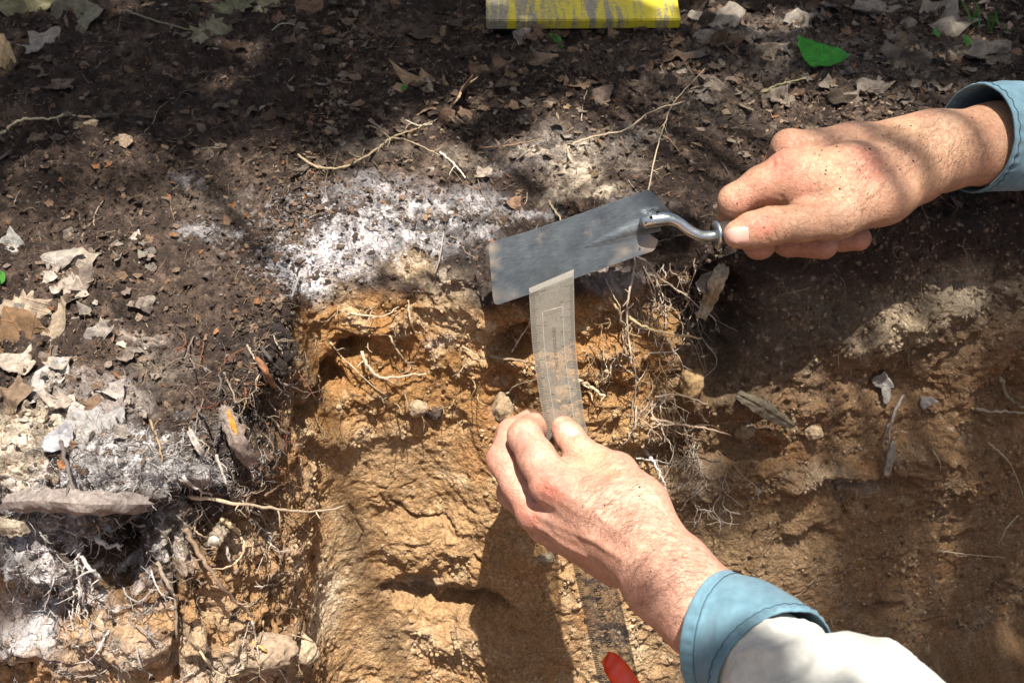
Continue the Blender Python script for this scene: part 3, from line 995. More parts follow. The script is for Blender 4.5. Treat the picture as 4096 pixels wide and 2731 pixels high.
# ---- skin
m_skin, n, l, b = new_mat("skin")
at_ = n.new("ShaderNodeAttribute"); at_.attribute_name = "Col"
t1 = noise_node(n, l, 260, 4, 0.65)
t2 = noise_node(n, l, 45, 5, 0.6)
r1 = ramp(n, l, t1.outputs[0], [(0.3, (0.84, 0.79, 0.76)), (0.7, (1.10, 1.11, 1.12))])
r2 = ramp(n, l, t2.outputs[0], [(0.3, (0.84, 0.77, 0.74)), (0.68, (1.08, 1.09, 1.09))])
c1 = mixc(n, l, 1.0, at_.outputs["Color"], r1.outputs[0], 'MULTIPLY')
l.new(mixc(n, l, 1.0, c1, r2.outputs[0], 'MULTIPLY'), b.inputs["Base Color"])
b.inputs["Roughness"].default_value = 0.52
b.inputs["Specular IOR Level"].default_value = 0.4
b.inputs["Subsurface Weight"].default_value = 0.05
b.inputs["Subsurface Radius"].default_value = (1.0, 0.35, 0.2)
b.inputs["Subsurface Scale"].default_value = 0.004
tc = n.new("ShaderNodeTexCoord")
vo = n.new("ShaderNodeTexVoronoi"); vo.inputs["Scale"].default_value = 620
vo.feature = 'DISTANCE_TO_EDGE'
wv_ = n.new("ShaderNodeTexNoise"); wv_.inputs["Scale"].default_value = 330; wv_.inputs["Detail"].default_value = 5
l.new(tc.outputs["Object"], vo.inputs["Vector"]); l.new(tc.outputs["Object"], wv_.inputs["Vector"])
hm = n.new("ShaderNodeMath"); hm.operation = 'ADD'
l.new(vo.outputs["Distance"], hm.inputs[0]); l.new(wv_.outputs["Fac"], hm.inputs[1])
cre = noise_node(n, l, 130, 4, 0.7, dist=0.6)
cl_ = ramp(n, l, cre.outputs[0], [(0.44, (1, 1, 1)), (0.5, (0, 0, 0)), (0.56, (1, 1, 1))])
hm2 = n.new("ShaderNodeMath"); hm2.operation = 'MULTIPLY_ADD'; hm2.inputs[1].default_value = 0.5
l.new(cl_.outputs[0], hm2.inputs[0]); l.new(hm.outputs[0], hm2.inputs[2])
bump(n, l, b, hm2.outputs[0], 0.55, 0.0009)
cdk = ramp(n, l, cl_.outputs[0], [(0.0, (0.86, 0.80, 0.78)), (0.6, (1, 1, 1))])
c3 = mixc(n, l, 1.0, mixc(n, l, 1.0, c1, r2.outputs[0], 'MULTIPLY'), cdk.outputs[0], 'MULTIPLY')
l.new(c3, b.inputs["Base Color"])
m_nail, n, l, b = new_mat("fingernail")
b.inputs["Base Color"].default_value = (0.50, 0.29, 0.24, 1)
b.inputs["Roughness"].default_value = 0.32
b.inputs["Subsurface Weight"].default_value = 0.1
b.inputs["Subsurface Scale"].default_value = 0.002
m_hair, n, l, b = new_mat("hair")
b.inputs["Base Color"].default_value = (0.11, 0.065, 0.04, 1)
b.inputs["Roughness"].default_value = 0.5
m_speck, n, l, b = new_mat("soil_speck")
b.inputs["Base Color"].default_value = (0.02, 0.014, 0.012, 1)
b.inputs["Roughness"].default_value = 0.9

person = empty("person", (0.75, 0.0, 0.0), "person in a pale shirt with blue cuffs reaching in with both bare hands", "person")
SK, RED, YEL, DIRT = (0.42, 0.25, 0.162), (0.48, 0.155, 0.115), (0.47, 0.295, 0.17), (0.18, 0.115, 0.085)

# ---- right hand on the trowel
right_hand = Hand(cvR,
    core=[[(2700, 505, .885, 258), (2150, 548, .853, 260), (1760, 600, .832, 258), (1560, 640, .826, 250)],
          [(1650, 700, .815, 190), (1200, 720, .800, 165), (765, 722, .795, 128)],
          [(1650, 560, .835, 190), (1200, 560, .826, 140), (765, 566, .820, 106)],
          [(1600, 600, .86, 180), (900, 610, .855, 100)],
          [(1600, 640, .87, 160), (1000, 690, .875, 95)],
          [(1600, 760, .812, 200), (1400, 890, .800, 185), (1080, 1040, .788, 146)],
          [(1200, 860, .797, 170), (980, 835, .793, 135), (800, 838, .795, 112), (650, 880, .800, 90)],
          [(1080, 930, .805, 130), (820, 940, .812, 100), (560, 1000, .825, 90)],
          [(1200, 900, .84, 190), (1000, 900, .85, 150)]],
    fingers=[[(1080, 1045, .787, 142), (860, 1075, .780, 126), (640, 1100, .776, 126), (520, 1130, .775, 120), (425, 1155, .774, 98)],
             [(765, 722, .795, 128), (580, 825, .793, 124), (403, 928, .796, 108), (395, 1010, .812, 98), (440, 1120, .835, 88), (560, 1228, .820, 90), (590, 1235, .815, 84)],
             [(765, 566, .820, 106), (620, 800, .855, 96), (640, 1020, .868, 92), (760, 1200, .835, 100), (1000, 1228, .820, 98)],
             [(900, 610, .855, 100), (760, 850, .875, 95), (900, 1080, .875, 90), (1120, 1180, .84, 86), (1240, 1185, .832, 82)]])
# creases of thumb joint and web, tendons, veins
for pts_, w, a in [([(600, 1030), (575, 1090), (600, 1160), (625, 1200)], .9, .55), ([(660, 1030), (655, 1100), (680, 1180)], .8, .5), ([(715, 1050), (735, 1120), (740, 1190)], .8, .45),
                   ([(630, 1000), (690, 1020), (740, 1100)], .7, .35), ([(780, 1110), (790, 1180)], .7, .25),
                   ([(560, 950), (600, 970), (650, 960)], .8, .5), ([(720, 900), (735, 945)], .9, .7), ([(735, 948), (850, 950), (960, 935), (1050, 905)], 1.2, .8),
                   ([(680, 600), (690, 660), (680, 720)], 1.0, -.6), ([(700, 610), (720, 660)], .6, .25), ([(655, 640), (665, 690)], .6, .25),
                   ([(420, 900), (440, 960)], .7, .3), ([(330, 1040), (430, 1025)], .8, .6), ([(1400, 470), (1100, 520), (880, 570)], 3.0, .5), ([(1650, 600), (1250, 640), (900, 690)], 2.2, -.35),
                   ([(840, 1215), (820, 1260)], .8, .7), ([(1000, 1090), (1100, 1130), (1200, 1100)], 2.5, .25), ([(1900, 560), (1700, 640), (1500, 760)], 1.6, -.3)]:
    right_hand.mod(pts_, max(w, 1.0) * 1.1, a * 1.7)
for k in range(9):
    x0 = 880 + 60 * k
    right_hand.mod([(x0 - 90, 720 + 10 * k), (x0 - 40, 800), (x0 - 50, 870)], 1.0, .30)
me = right_hand.build("arm", SK, [
    (720, 660, 200, RED, .55), (1290, 690, 230, RED, .45), (600, 1090, 130, RED, .6), (480, 1060, 120, RED, .35), (380, 980, 160, (0.416, 0.200, 0.144), .5), (560, 1260, 160, RED, .4), (900, 1260, 300, (0.440, 0.184, 0.128), .5), (1200, 1210, 200, (0.440, 0.184, 0.128), .5),
    (780, 540, 160, RED, .3), (560, 900, 200, RED, .3), (860, 830, 160, RED, .3), (1150, 1050, 180, DIRT, .30), (850, 1150, 120, DIRT, .25), (1300, 980, 140, DIRT, .22), (1500, 450, 260, YEL, .5), (1900, 500, 330, (0.400, 0.256, 0.160), .5), (1800, 360, 200, (0.240, 0.152, 0.104), .35),
    (430, 900, 90, DIRT, .2), (1700, 750, 240, YEL, .4), (520, 960, 60, DIRT, .3), (340, 1200, 60, (0.496, 0.320, 0.208), .5)], m_skin)
arm_r = attach(obj("arm", me, m_skin, label="bare hand closed round the trowel handle"), person)


def nailR(u, v):
    x = 338 + 165 * u
    ymid, hh = 1165 - 4 * u, 62 * (1 - 0.25 * (1 - u) ** 3)
    x += (18 if u < 0.5 else -14) * (abs(v - .5) * 2) ** 3
    return x, ymid + (v - .5) * 2 * hh


attach(right_hand.nail(nailR, "fingernail", m_nail), arm_r)
hm_ = right_hand.hairs([(1900, 480, 210), (1650, 480, 150), (1750, 640, 200), (1450, 560, 170), (1350, 700, 150), (2000, 620, 160), (1250, 1080, 90), (1300, 900, 110)], 750, 21, lambda x, y: (-.55, .75), 0.00006)
attach(obj("arm_hair", hm_, m_hair, kind="stuff"), arm_r)

# ---- left hand on the ruler
left_hand = Hand(cvL,
    core=[[(2080, 1905, .622, 300), (1615, 1495, .664, 292), (1375, 1262, .685, 298), (1240, 1110, .700, 258)],
          [(1200, 1010, .700, 215), (900, 830, .722, 165), (585, 628, .745, 134)],
          [(1120, 1080, .712, 215), (800, 960, .738, 150), (490, 830, .768, 120)],
          [(1080, 1130, .735, 200), (560, 930, .800, 108)],
          [(1060, 1160, .755, 180), (640, 1000, .825, 95)],
          [(1250, 960, .705, 190), (1190, 790, .715, 178), (1040, 568, .738, 128)],
          [(1020, 760, .722, 170), (880, 620, .742, 104), (740, 505, .758, 66)]],
    fingers=[[(1040, 568, .738, 124), (900, 490, .750, 104), (790, 420, .760, 97), (720, 330, .768, 96), (678, 272, .775, 86)],
             [(585, 628, .745, 134), (500, 470, .756, 126), (418, 325, .768, 112), (470, 268, .797, 94), (600, 228, .826, 80), (650, 225, .830, 74)],
             [(490, 830, .768, 120), (375, 650, .775, 112), (276, 482, .782, 110), (330, 300, .806, 92), (455, 212, .834, 74)],
             [(560, 930, .800, 108), (335, 700, .825, 100), (380, 500, .855, 88), (460, 380, .868, 78)],
             [(640, 1000, .825, 95), (450, 860, .860, 84), (480, 680, .885, 74)]])
for pts_, w, a in [([(720, 410), (790, 360), (840, 370)], .8, .35), ([(740, 440), (810, 390), (870, 400)], .8, .4), ([(770, 460), (850, 420), (900, 430)], .7, .3),
                   ([(330, 300), (420, 260), (470, 250)], .7, .25), ([(350, 330), (440, 290)], .7, .25), ([(700, 450), (830, 520), (960, 570), (1050, 560)], 3.0, .7),
                   ([(440, 620), (430, 680), (470, 740)], 3.0, .6), ([(1080, 560), (1020, 490)], 2.0, -.3), ([(590, 640), (900, 840), (1180, 1060)], 3.0, -.7), ([(500, 850), (800, 990), (1080, 1150)], 2.6, -.7),
                   ([(540, 740), (800, 900), (1000, 1030)], 3.0, .5), ([(500, 930), (620, 1010), (820, 1120)], 2.0, -.5), ([(620, 960), (760, 1020)], 1.5, -.4),
                   ([(1250, 650), (1330, 760), (1400, 900)], 2.0, -.3), ([(560, 560), (600, 620)], 3.5, -.5), ([(450, 850), (470, 880)], 3.5, -.4)]:
    left_hand.mod(pts_, max(w, 1.0) * 1.1, a * 1.7)
for k in range(7):
    left_hand.mod([(640 + 40 * k, 560 + 22 * k), (660 + 40 * k, 600 + 22 * k)], 1.0, .25)
me = left_hand.build("arm", (0.47, 0.27, 0.20), [
    (560, 610, 210, RED, .55), (640, 690, 150, RED, .4), (400, 360, 130, (0.360, 0.176, 0.136), .55), (440, 420, 90, DIRT, .25), (230, 480, 160, RED, .35), (460, 860, 150, RED, .45), (330, 560, 160, (0.496, 0.248, 0.184), .4), (480, 220, 90, (0.528, 0.344, 0.232), .5),
    (800, 420, 160, (0.528, 0.352, 0.224), .5), (660, 300, 130, (0.528, 0.344, 0.232), .5), (1100, 480, 110, RED, .35), (900, 480, 140, YEL, .5), (1000, 560, 150, YEL, .4), (330, 760, 150, (0.440, 0.192, 0.136), .5), (700, 1000, 200, (0.464, 0.240, 0.168), .3),
    (1200, 1150, 330, (0.480, 0.264, 0.188), .4), (640, 210, 60, (0.560, 0.416, 0.304), .6)], m_skin)
arm_l = attach(obj("arm", me, m_skin, label="bare hand pinching the clear ruler between thumb and fingers"), person)


def nailL(u, v):
    # from the free edge (u=0) to the cuticle, across the thumb
    ax_, ay_ = 638 + (728 - 638) * u, 232 + (318 - 232) * u
    x = ax_ + (v - .5) * (62 + 46 * u) * 1.0
    y = ay_ - (v - .5) * (64 - 10 * u) * 0.55
    e = (abs(v - .5) * 2) ** 3
    return x + (10 if u < .5 else -10) * e + 16, y + (12 if u < .5 else -12) * e + 2


attach(left_hand.nail(nailL, "fingernail", m_nail), arm_l)
hm_ = left_hand.hairs([(1080, 520, 60), (950, 640, 150), (1100, 760, 190), (1250, 900, 150), (1300, 1080, 230), (1450, 1200, 230), (1150, 1300, 200), (1450, 1400, 200), (1000, 900, 170), (850, 800, 120), (1600, 1180, 120)], 850, 22,
                      lambda x, y: (-.6, .45) if x < 1250 else (-.75, .1), 0.000055)
attach(obj("arm_hair", hm_, m_hair, kind="stuff"), arm_l)


def specks(hand, spots, arm, seed):
    rg = random.Random(seed)
    vs_, fs_ = [], []
    for X_, Y_, R_ in spots:
        p = hand.cast(X_, Y_)
        if p is None: continue
        r = R_ / 6.73 * 0.00075
        k = len(vs_)
        for q in ico_v:
            vs_.append(p + q * r * np.array([rg.uniform(.6, 1.3) for _ in range(3)]))
        fs_ += [tuple(i + k for i in f) for f in ico_f]
    attach(obj("soil_specks", mesh_np("soil_specks", np.array(vs_), np.array(fs_), False), m_speck, kind="stuff"), arm)


_rs = random.Random(8)
specks(right_hand, [(_rs.gauss(1350, 260), _rs.gauss(620, 150), _rs.uniform(2, 4.5)) for _ in range(46)] + [(_rs.uniform(420, 1300), _rs.uniform(880, 1180), _rs.uniform(2, 4)) for _ in range(22)] + [(1313, 580, 8), (1090, 565, 7), (990, 590, 6), (1020, 700, 5), (1018, 725, 6), (1012, 750, 6), (1605, 662, 7), (1590, 425, 6), (1510, 428, 5), (1450, 508, 5), (1550, 612, 6), (1515, 720, 7), (1410, 572, 5), (1155, 650, 5),
                    (1110, 848, 7), (1245, 722, 5), (1185, 820, 4), (1285, 775, 4), (1130, 905, 5), (1300, 880, 5), (815, 995, 4), (600, 1108, 5), (420, 948, 5), (515, 955, 5), (1645, 490, 4), (1500, 625, 4), (1370, 790, 3), (1690, 475, 4), (1540, 535, 4),
                    (1115, 770, 5), (930, 705, 4), (985, 850, 3), (945, 815, 3), (435, 855, 4), (1400, 485, 4), (2000, 370, 6), (1820, 775, 4), (1270, 770, 3), (1480, 440, 4), (1095, 1130, 4)], arm_r, 3)
specks(left_hand, [(_rs.gauss(900, 300), _rs.gauss(800, 200), _rs.uniform(2, 3.5)) for _ in range(16)] + [(1190, 665, 8), (955, 788, 6), (1120, 980, 6), (1117, 1000, 7), (1112, 1015, 6), (1095, 1062, 5), (1265, 1230, 5), (1190, 725, 4)], arm_l, 4)
# ------------------------------------------------------------------ shirt sleeves
def cloth_mat(name, c1, c2, weave=900):
    m, n, l, b = new_mat(name)
    t = noise_node(n, l, 35, 5, 0.6)
    t2 = noise_node(n, l, 140, 4, 0.6)
    r = ramp(n, l, t.outputs[0], [(0.3, c1), (0.7, c2)])
    r2 = ramp(n, l, t2.outputs[0], [(0.3, (0.86, 0.86, 0.86)), (0.7, (1.06, 1.06, 1.06))])
    at2 = n.new("ShaderNodeAttribute"); at2.attribute_name = "Col"
    c = mixc(n, l, 1.0, r.outputs[0], r2.outputs[0], 'MULTIPLY')
    l.new(mixc(n, l, 1.0, c, at2.outputs["Color"], 'MULTIPLY'), b.inputs[0])
    b.inputs["Roughness"].default_value = 0.9
    b.inputs["Sheen Weight"].default_value = 0.15
    tc = n.new("ShaderNodeTexCoord")
    w = n.new("ShaderNodeTexWave"); w.inputs["Scale"].default_value = weave; w.inputs["Distortion"].default_value = 0.6
    l.new(tc.outputs["Object"], w.inputs["Vector"])
    ad = n.new("ShaderNodeMath"); ad.operation = 'MULTIPLY_ADD'
    ad.inputs[1].default_value = 0.25
    l.new(w.outputs["Fac"], ad.inputs[0]); l.new(t2.outputs[0], ad.inputs[2])
    bump(n, l, b, ad.outputs[0], 0.35, 0.0008)
    return m


m_blue = cloth_mat("blue_cotton", (0.075, 0.155, 0.205), (0.115, 0.215, 0.27))
m_white = cloth_mat("pale_cotton", (0.40, 0.40, 0.365), (0.52, 0.515, 0.475))
m_thread, n, l, b = new_mat("blue_thread")
b.inputs[0].default_value = (0.035, 0.085, 0.13, 1)
b.inputs["Roughness"].default_value = 0.9


def tube_frame(cs):
    cs = [np.asarray(c, float) for c in cs]
    T, A, Bn = [], [], []
    ref = VU
    for i in range(len(cs)):
        t = cs[min(i + 1, len(cs) - 1)] - cs[max(i - 1, 0)]
        t /= np.linalg.norm(t)
        a = ref - t * (ref @ t); a /= np.linalg.norm(a)
        ref = a
        T.append(t); A.append(a); Bn.append(np.cross(t, a))
    return T, A, Bn


def sleeve_tube(name, keys, mat, parent, n_len=60, n_round=96, flat=1.0, fold=None, hem=True, seed=0, thick=0.0012, wrinkle=0.0012):
    """keys: (centre, radius) from the hand end towards the elbow; a cloth tube with inner face"""
    cs = catmull([k[0] for k in keys], 10)
    tt = np.linspace(0, len(cs) - 1, n_len)
    cs = [np.array([np.interp(t, range(len(cs)), [c[k] for c in cs]) for k in range(3)]) for t in tt]
    rk = np.interp(np.linspace(0, 1, n_len), np.linspace(0, 1, len(keys)), [k[1] for k in keys])
    T, A, Bn = tube_frame(cs)
    rg = np.random.default_rng(seed)
    Vo, Vi, cc = [], [], []
    for i in range(n_len):
        u = i / (n_len - 1)
        for j in range(n_round):
            w = 2 * math.pi * j / n_round
            r = rk[i]
            d = 0.0
            if fold:
                d = fold(u, w)
            dirn = math.cos(w) * A[i] + flat * math.sin(w) * Bn[i]
            Vo.append(cs[i] + dirn * (r + d))
            Vi.append(cs[i] + dirn * (r + d - thick))
    Vo, Vi = np.array(Vo), np.array(Vi)
    uu_ = np.repeat(np.linspace(0, 1, n_len), n_round)
    st_ = Vo.copy(); st_[:, 1] *= 1.6
    rid = (1 - np.abs(fbm(st_, 0.045, 2, seed + 9))) ** 4
    nz = 0.0009 * fbm(Vo, 0.02, 3, seed) + 0.0004 * fbm(Vo, 0.006, 2, seed + 5) + wrinkle * (rid - 0.5) * np.minimum(1, uu_ * 5)
    cen = np.repeat(np.array(cs), n_round, 0)
    dr = Vo - cen; dr /= np.linalg.norm(dr, axis=1, keepdims=True)
    Vo += dr * nz[:, None]; Vi += dr * nz[:, None]
    Q = []
    nn = n_len * n_round
    for i in range(n_len - 1):
        for j in range(n_round):
            j2 = (j + 1) % n_round
            a, b_, c, d = i * n_round + j, i * n_round + j2, (i + 1) * n_round + j2, (i + 1) * n_round + j
            Q.append((a, d, c, b_)); Q.append((nn + a, nn + b_, nn + c, nn + d))
    for j in range(n_round):
        j2 = (j + 1) % n_round
        Q.append((j, j2, nn + j2, nn + j))
        e = (n_len - 1) * n_round
        Q.append((e + j2, e + j, nn + e + j, nn + e + j2))
    Vall = np.r_[Vo, Vi]
    o = obj(name, mesh_np(name, Vall, np.array(Q), True, np.ones((len(Vall), 3))), mat)
    attach(o, parent)
    return o, (np.array(cs), A, Bn, rk, Vo.reshape(n_len, n_round, 3), dr.reshape(n_len, n_round, 3))


def ring_thread(fr, u, parent, name="stitching", lift=0.0004, dashed=False, r=0.00035):
    cs, A, Bn, rk, Vo, dr = fr
    i = int(round(u * (len(cs) - 1)))
    P = Vo[i] + dr[i] * lift
    mb = MB()
    if dashed:
        for j in range(0, len(P), 2):
            mb.tube([P[j], P[(j + 1) % len(P)]], r, 4)
    else:
        mb.tube(list(P) + [P[0]], r, 4, cap=False)
    return attach(obj(name, mb.mesh(name), m_thread), parent)


# left arm: blue cuff, then pale sleeve
def hem_l(u, w):
    d = 0.0011 * math.exp(-((u - 0.02) / 0.03) ** 2) + 0.0005 * math.exp(-((u - 0.16) / 0.02) ** 2) * -1
    d += 0.0007 * math.sin(w * 34 + 3 * math.sin(w * 3)) * math.exp(-((u - 0.08) / 0.06) ** 2)
    d += 0.0007 * math.sin(w * 38 + 2) * math.exp(-((u - 0.93) / 0.05) ** 2) + 0.0010 * math.exp(-((u - 0.96) / 0.05) ** 2)
    d += -0.0035 * math.exp(-((u - 0.75 + 0.10 * (w - 2.1)) / 0.16) ** 2) * math.exp(-((w - 2.35) / 0.22) ** 2)
    d += 0.0028 * math.exp(-((w - 2.75) / 0.22) ** 2) * u - 0.004 * math.exp(-((w - 3.0) / 0.10) ** 2) * u
    return d + 0.0012 * math.sin(2 * w + 3 * u)


cuff_keys = [(at(716, 633, .651), 0.0382), (at(737, 640, .641), 0.0380), (at(757, 653, .626), 0.0378), (at(776, 671, .608), 0.0376)]
cuff_l, fr = sleeve_tube("cuff", cuff_keys, m_blue, person, 64, 160, fold=hem_l, seed=3)
cuff_l["label"] = "sunlit blue cotton cuff with stitched hems"
ring_thread(fr, 0.155, cuff_l, dashed=False)
ring_thread(fr, 0.885, cuff_l, dashed=False)


def fold_s(u, w):
    d = 0.005 * math.exp(-((u - .36) / .10) ** 2) * math.exp(-((w - 0.1) / 1.2) ** 2)
    d += -0.0060 * math.exp(-((u - 0.10 - 0.10 * (w - 1.9)) / 0.030) ** 2) * math.exp(-((w - 2.05) / 0.45) ** 2)
    d += -0.0075 * math.exp(-((u - 0.30 + 0.06 * (w - 1.6)) / 0.035) ** 2) * math.exp(-((w - 1.7) / 0.5) ** 2)
    d += -0.0065 * math.exp(-((u - 0.52 - 0.05 * (w - 1.2)) / 0.03) ** 2) * math.exp(-((w - 1.0) / 0.7) ** 2)
    d += 0.003 * math.sin(9 * u + 2 * w) * min(1, 3 * u) + 0.0016 * math.sin(17 * u - 3 * w) * min(1, 3 * u)
    return d


slv = [(at(757, 655, .624), 0.0305), (at(774, 672, .608), 0.0335), (at(800, 700, .588), 0.043), (at(850, 730, .567), 0.048), (at(905, 768, .545), 0.051), (at(980, 810, .51), 0.054), (at(1120, 860, .47), 0.060), (at(1330, 910, .44), 0.066)]
sl_l, fr2 = sleeve_tube("sleeve", slv, m_white, person, 150, 150, fold=fold_s, seed=9, wrinkle=0.0062)
sl_l["label"] = "pale off-white shirt sleeve with creases behind the blue cuff"
specks_ = MB()

# right arm: shaded blue cuff and sleeve
def hem_r(u, w):
    d = 0.0011 * math.exp(-((u - 0.015) / 0.02) ** 2) - 0.0005 * math.exp(-((u - 0.105) / 0.012) ** 2)
    d += 0.0008 * math.sin(w * 30 + 3 * math.sin(w * 2)) * math.exp(-((u - 0.06) / 0.04) ** 2)
    d += 0.0016 * math.sin(2 * w + 5 * u) + 0.003 * math.exp(-((w - 3.2) / .3) ** 2) * u
    return d


X0, Y0 = cvR(2015, 512)[:2]
rs = [(at(X0, Y0, .846), 0.0405), (at(X0 + 24, Y0 - 2, .8545), 0.0405), (at(X0 + 60, Y0 - 4, .869), 0.041), (at(X0 + 110, Y0 - 6, .892), 0.043), (at(X0 + 230, Y0 - 6, .96), 0.052), (at(X0 + 420, Y0 + 30, .97), 0.062)]
cuff_r, fr3 = sleeve_tube("sleeve", rs, m_blue, person, 120, 120, fold=hem_r, seed=13)
cuff_r["label"] = "shaded blue-green cuff round the wrist of the trowel hand"
ring_thread(fr3, 0.052, cuff_r)

# ------------------------------------------------------------------ trowel
def cvT(X_, Y_):
    return 475 + X_ / 8.96, 175 + Y_ / 8.96


def TT(X_, Y_, s):
    return at(*cvT(X_, Y_), s)


m_steel, n, l, b = new_mat("scratched_steel")
tc = n.new("ShaderNodeTexCoord")
mp = n.new("ShaderNodeMapping"); mp.inputs["Scale"].default_value = (120, 2200, 900); mp.inputs["Rotation"].default_value = (0, 0, -0.45)
l.new(tc.outputs["Object"], mp.inputs["Vector"])
ns = n.new("ShaderNodeTexNoise"); ns.inputs["Scale"].default_value = 1.0; ns.inputs["Detail"].default_value = 3
l.new(mp.outputs[0], ns.inputs["Vector"])
big = noise_node(n, l, 55, 6, 0.65)
cst = ramp(n, l, ns.outputs[0], [(0.35, (0.085, 0.098, 0.11)), (0.6, (0.115, 0.13, 0.143)), (0.8, (0.20, 0.215, 0.225))])
cbl = ramp(n, l, big.outputs[0], [(0.35, (0.62, 0.64, 0.68)), (0.65, (1.12, 1.12, 1.1))])
cc_ = mixc(n, l, 1.0, cst.outputs[0], cbl.outputs[0], 'MULTIPLY')
drt = noise_node(n, l, 38, 5, 0.7)
drf = ramp(n, l, drt.outputs[0], [(0.60, (0, 0, 0)), (0.72, (1, 1, 1))])
sep = n.new("ShaderNodeAttribute"); sep.attribute_name = "Col"
dm = n.new("ShaderNodeMath"); dm.operation = 'MAXIMUM'
sp_ = n.new("ShaderNodeSeparateColor"); l.new(sep.outputs["Color"], sp_.inputs[0])
mul = n.new("ShaderNodeMath"); mul.operation = 'MULTIPLY'; mul.inputs[1].default_value = 0.35
l.new(drf.outputs[0], mul.inputs[0]); l.new(mul.outputs[0], dm.inputs[0]); l.new(sp_.outputs[0], dm.inputs[1])
l.new(mixc(n, l, dm.outputs[0], cc_, (0.27, 0.22, 0.17)), b.inputs[0])
inv = n.new("ShaderNodeMath"); inv.operation = 'MULTIPLY_ADD'; inv.inputs[1].default_value = -0.42; inv.inputs[2].default_value = 0.42
l.new(dm.outputs[0], inv.inputs[0]); l.new(inv.outputs[0], b.inputs["Metallic"])
rr = ramp(n, l, ns.outputs[0], [(0.3, (0.26,) * 3), (0.7, (0.38,) * 3)])
l.new(rr.outputs[0], b.inputs["Roughness"])
bump(n, l, b, ns.outputs[0], 0.06, 0.0003)
m_chrome, n, l, b = new_mat("bright_steel")
b.inputs[0].default_value = (0.42, 0.45, 0.46, 1)
b.inputs["Metallic"].default_value = 0.95
t = noise_node(n, l, 160, 4)
l.new(ramp(n, l, t.outputs[0], [(0.35, (0.18,) * 3), (0.7, (0.36,) * 3)]).outputs[0], b.inputs["Roughness"])
m_wood, n, l, b = new_mat("handle_wood")
b.inputs[0].default_value = (0.25, 0.13, 0.06, 1)

trowel = empty("trowel", tuple(TT(900, 640, .80)), "steel trowel with a long rectangular blade held level at the pit edge", "trowel")
# blade outline in the photo plane of the blade: a bevelled oblong with a stepped heel
A_, B_, C_, D_ = TT(120, 630, .790), TT(1570, 130, .788), TT(1600, 670, .802), TT(190, 1160, .804)
ex = (B_ - A_); ex /= np.linalg.norm(ex)
ez = np.cross(ex, D_ - A_); ez /= np.linalg.norm(ez)
if ez @ VD > 0: ez = -ez
ey = np.cross(ez, ex)


def blade_xy(X_, Y_):
    d = TT(X_, Y_, 1.0) - CAM_LOC
    s = ((A_ - CAM_LOC) @ ez) / (d @ ez)
    p = CAM_LOC + d * s
    return (p - A_) @ ex, (p - A_) @ ey


ol = [(128, 610), (160, 596), (500, 498), (1000, 327), (1540, 135), (1572, 135), (1660, 225), (1770, 345), (1745, 430), (1640, 470), (1530, 470), (1500, 485),
      (1640, 578), (1640, 600), (1612, 660), (1590, 680), (1100, 850), (600, 1028), (205, 1160), (172, 1148), (160, 1100), (140, 850), (120, 640)]
o2 = [blade_xy(*q) for q in ol]
bm = bmesh.new()
vt = [bm.verts.new((x, y, 0)) for x, y in o2]
f_ = bm.faces.new(vt)
bmesh.ops.triangulate(bm, faces=[f_])
bmesh.ops.subdivide_edges(bm, edges=list(bm.edges), cuts=6, use_grid_fill=True)
ext_ = bmesh.ops.extrude_face_region(bm, geom=list(bm.faces))
for g in ext_["geom"]:
    if isinstance(g, bmesh.types.BMVert):
        g.co.z -= 0.0016
bmesh.ops.recalc_face_normals(bm, faces=list(bm.faces))
me = bpy.data.meshes.new("blade"); bm.to_mesh(me); bm.free()
ca = me.color_attributes.new("Col", 'FLOAT_COLOR', 'POINT')
ds = [(blade_xy(1600, 620), .012, .9), (blade_xy(1480, 650), .006, .6), (blade_xy(1330, 690), .006, .7), (blade_xy(160, 1080), .010, .4), (blade_xy(160, 780), .005, .8), (blade_xy(150, 650), .007, .8), (blade_xy(150, 900), .004, .6), (blade_xy(1250, 770), .004, .5), (blade_xy(330, 1080), .006, .4), (blade_xy(1690, 250), .008, .35)]
for i, v in enumerate(me.vertices):
    w = max(k * max(0, 1 - math.hypot(v.co.x - c[0], v.co.y - c[1]) / r) for c, r, k in ds)
    ca.data[i].color = (min(1, w * 1.3), 0, 0, 1)
blade = obj("blade", me, m_steel)
M = Matrix(((ex[0], ey[0], ez[0], A_[0]), (ex[1], ey[1], ez[1], A_[1]), (ex[2], ey[2], ez[2], A_[2]), (0, 0, 0, 1)))
blade.matrix_basis = M
blade.parent = trowel
blade.matrix_parent_inverse = Matrix.Translation(trowel.location).inverted()
bv = blade.modifiers.new("bevel", 'BEVEL'); bv.width = 0.0004; bv.segments = 2; bv.limit_method = 'ANGLE'
ridge = MB()
for k, t_ in enumerate(np.linspace(0, 1, 14)):
    hx, hy = np.array(blade_xy(1640, 395)) * (1 - t_) + np.array(blade_xy(980, 640)) * t_
    wr, hr_ = 0.0085 * (1 - t_) ** .8 + 0.0006, 0.0030 * (1 - t_) ** 1.3 + 0.0001
    for j in range(13):
        u_ = j / 12 * 2 - 1
        p_ = A_ + ex * (hx - 0.0) + ey * hy
        side = np.array(blade_xy(980, 640)) - np.array(blade_xy(1640, 395)); side /= np.linalg.norm(side)
        p_ = p_ + (ex * -side[1] + ey * side[0]) * u_ * wr + ez * (hr_ * math.cos(u_ * math.pi / 2) ** 2 + 0.0003)
        ridge.v.append(p_)
for k in range(13):
    for j in range(12):
        q_ = k * 13 + j
        ridge.f.append((q_, q_ + 1, q_ + 14, q_ + 13))
attach(obj("tang", ridge.mesh("tang"), m_steel), trowel)
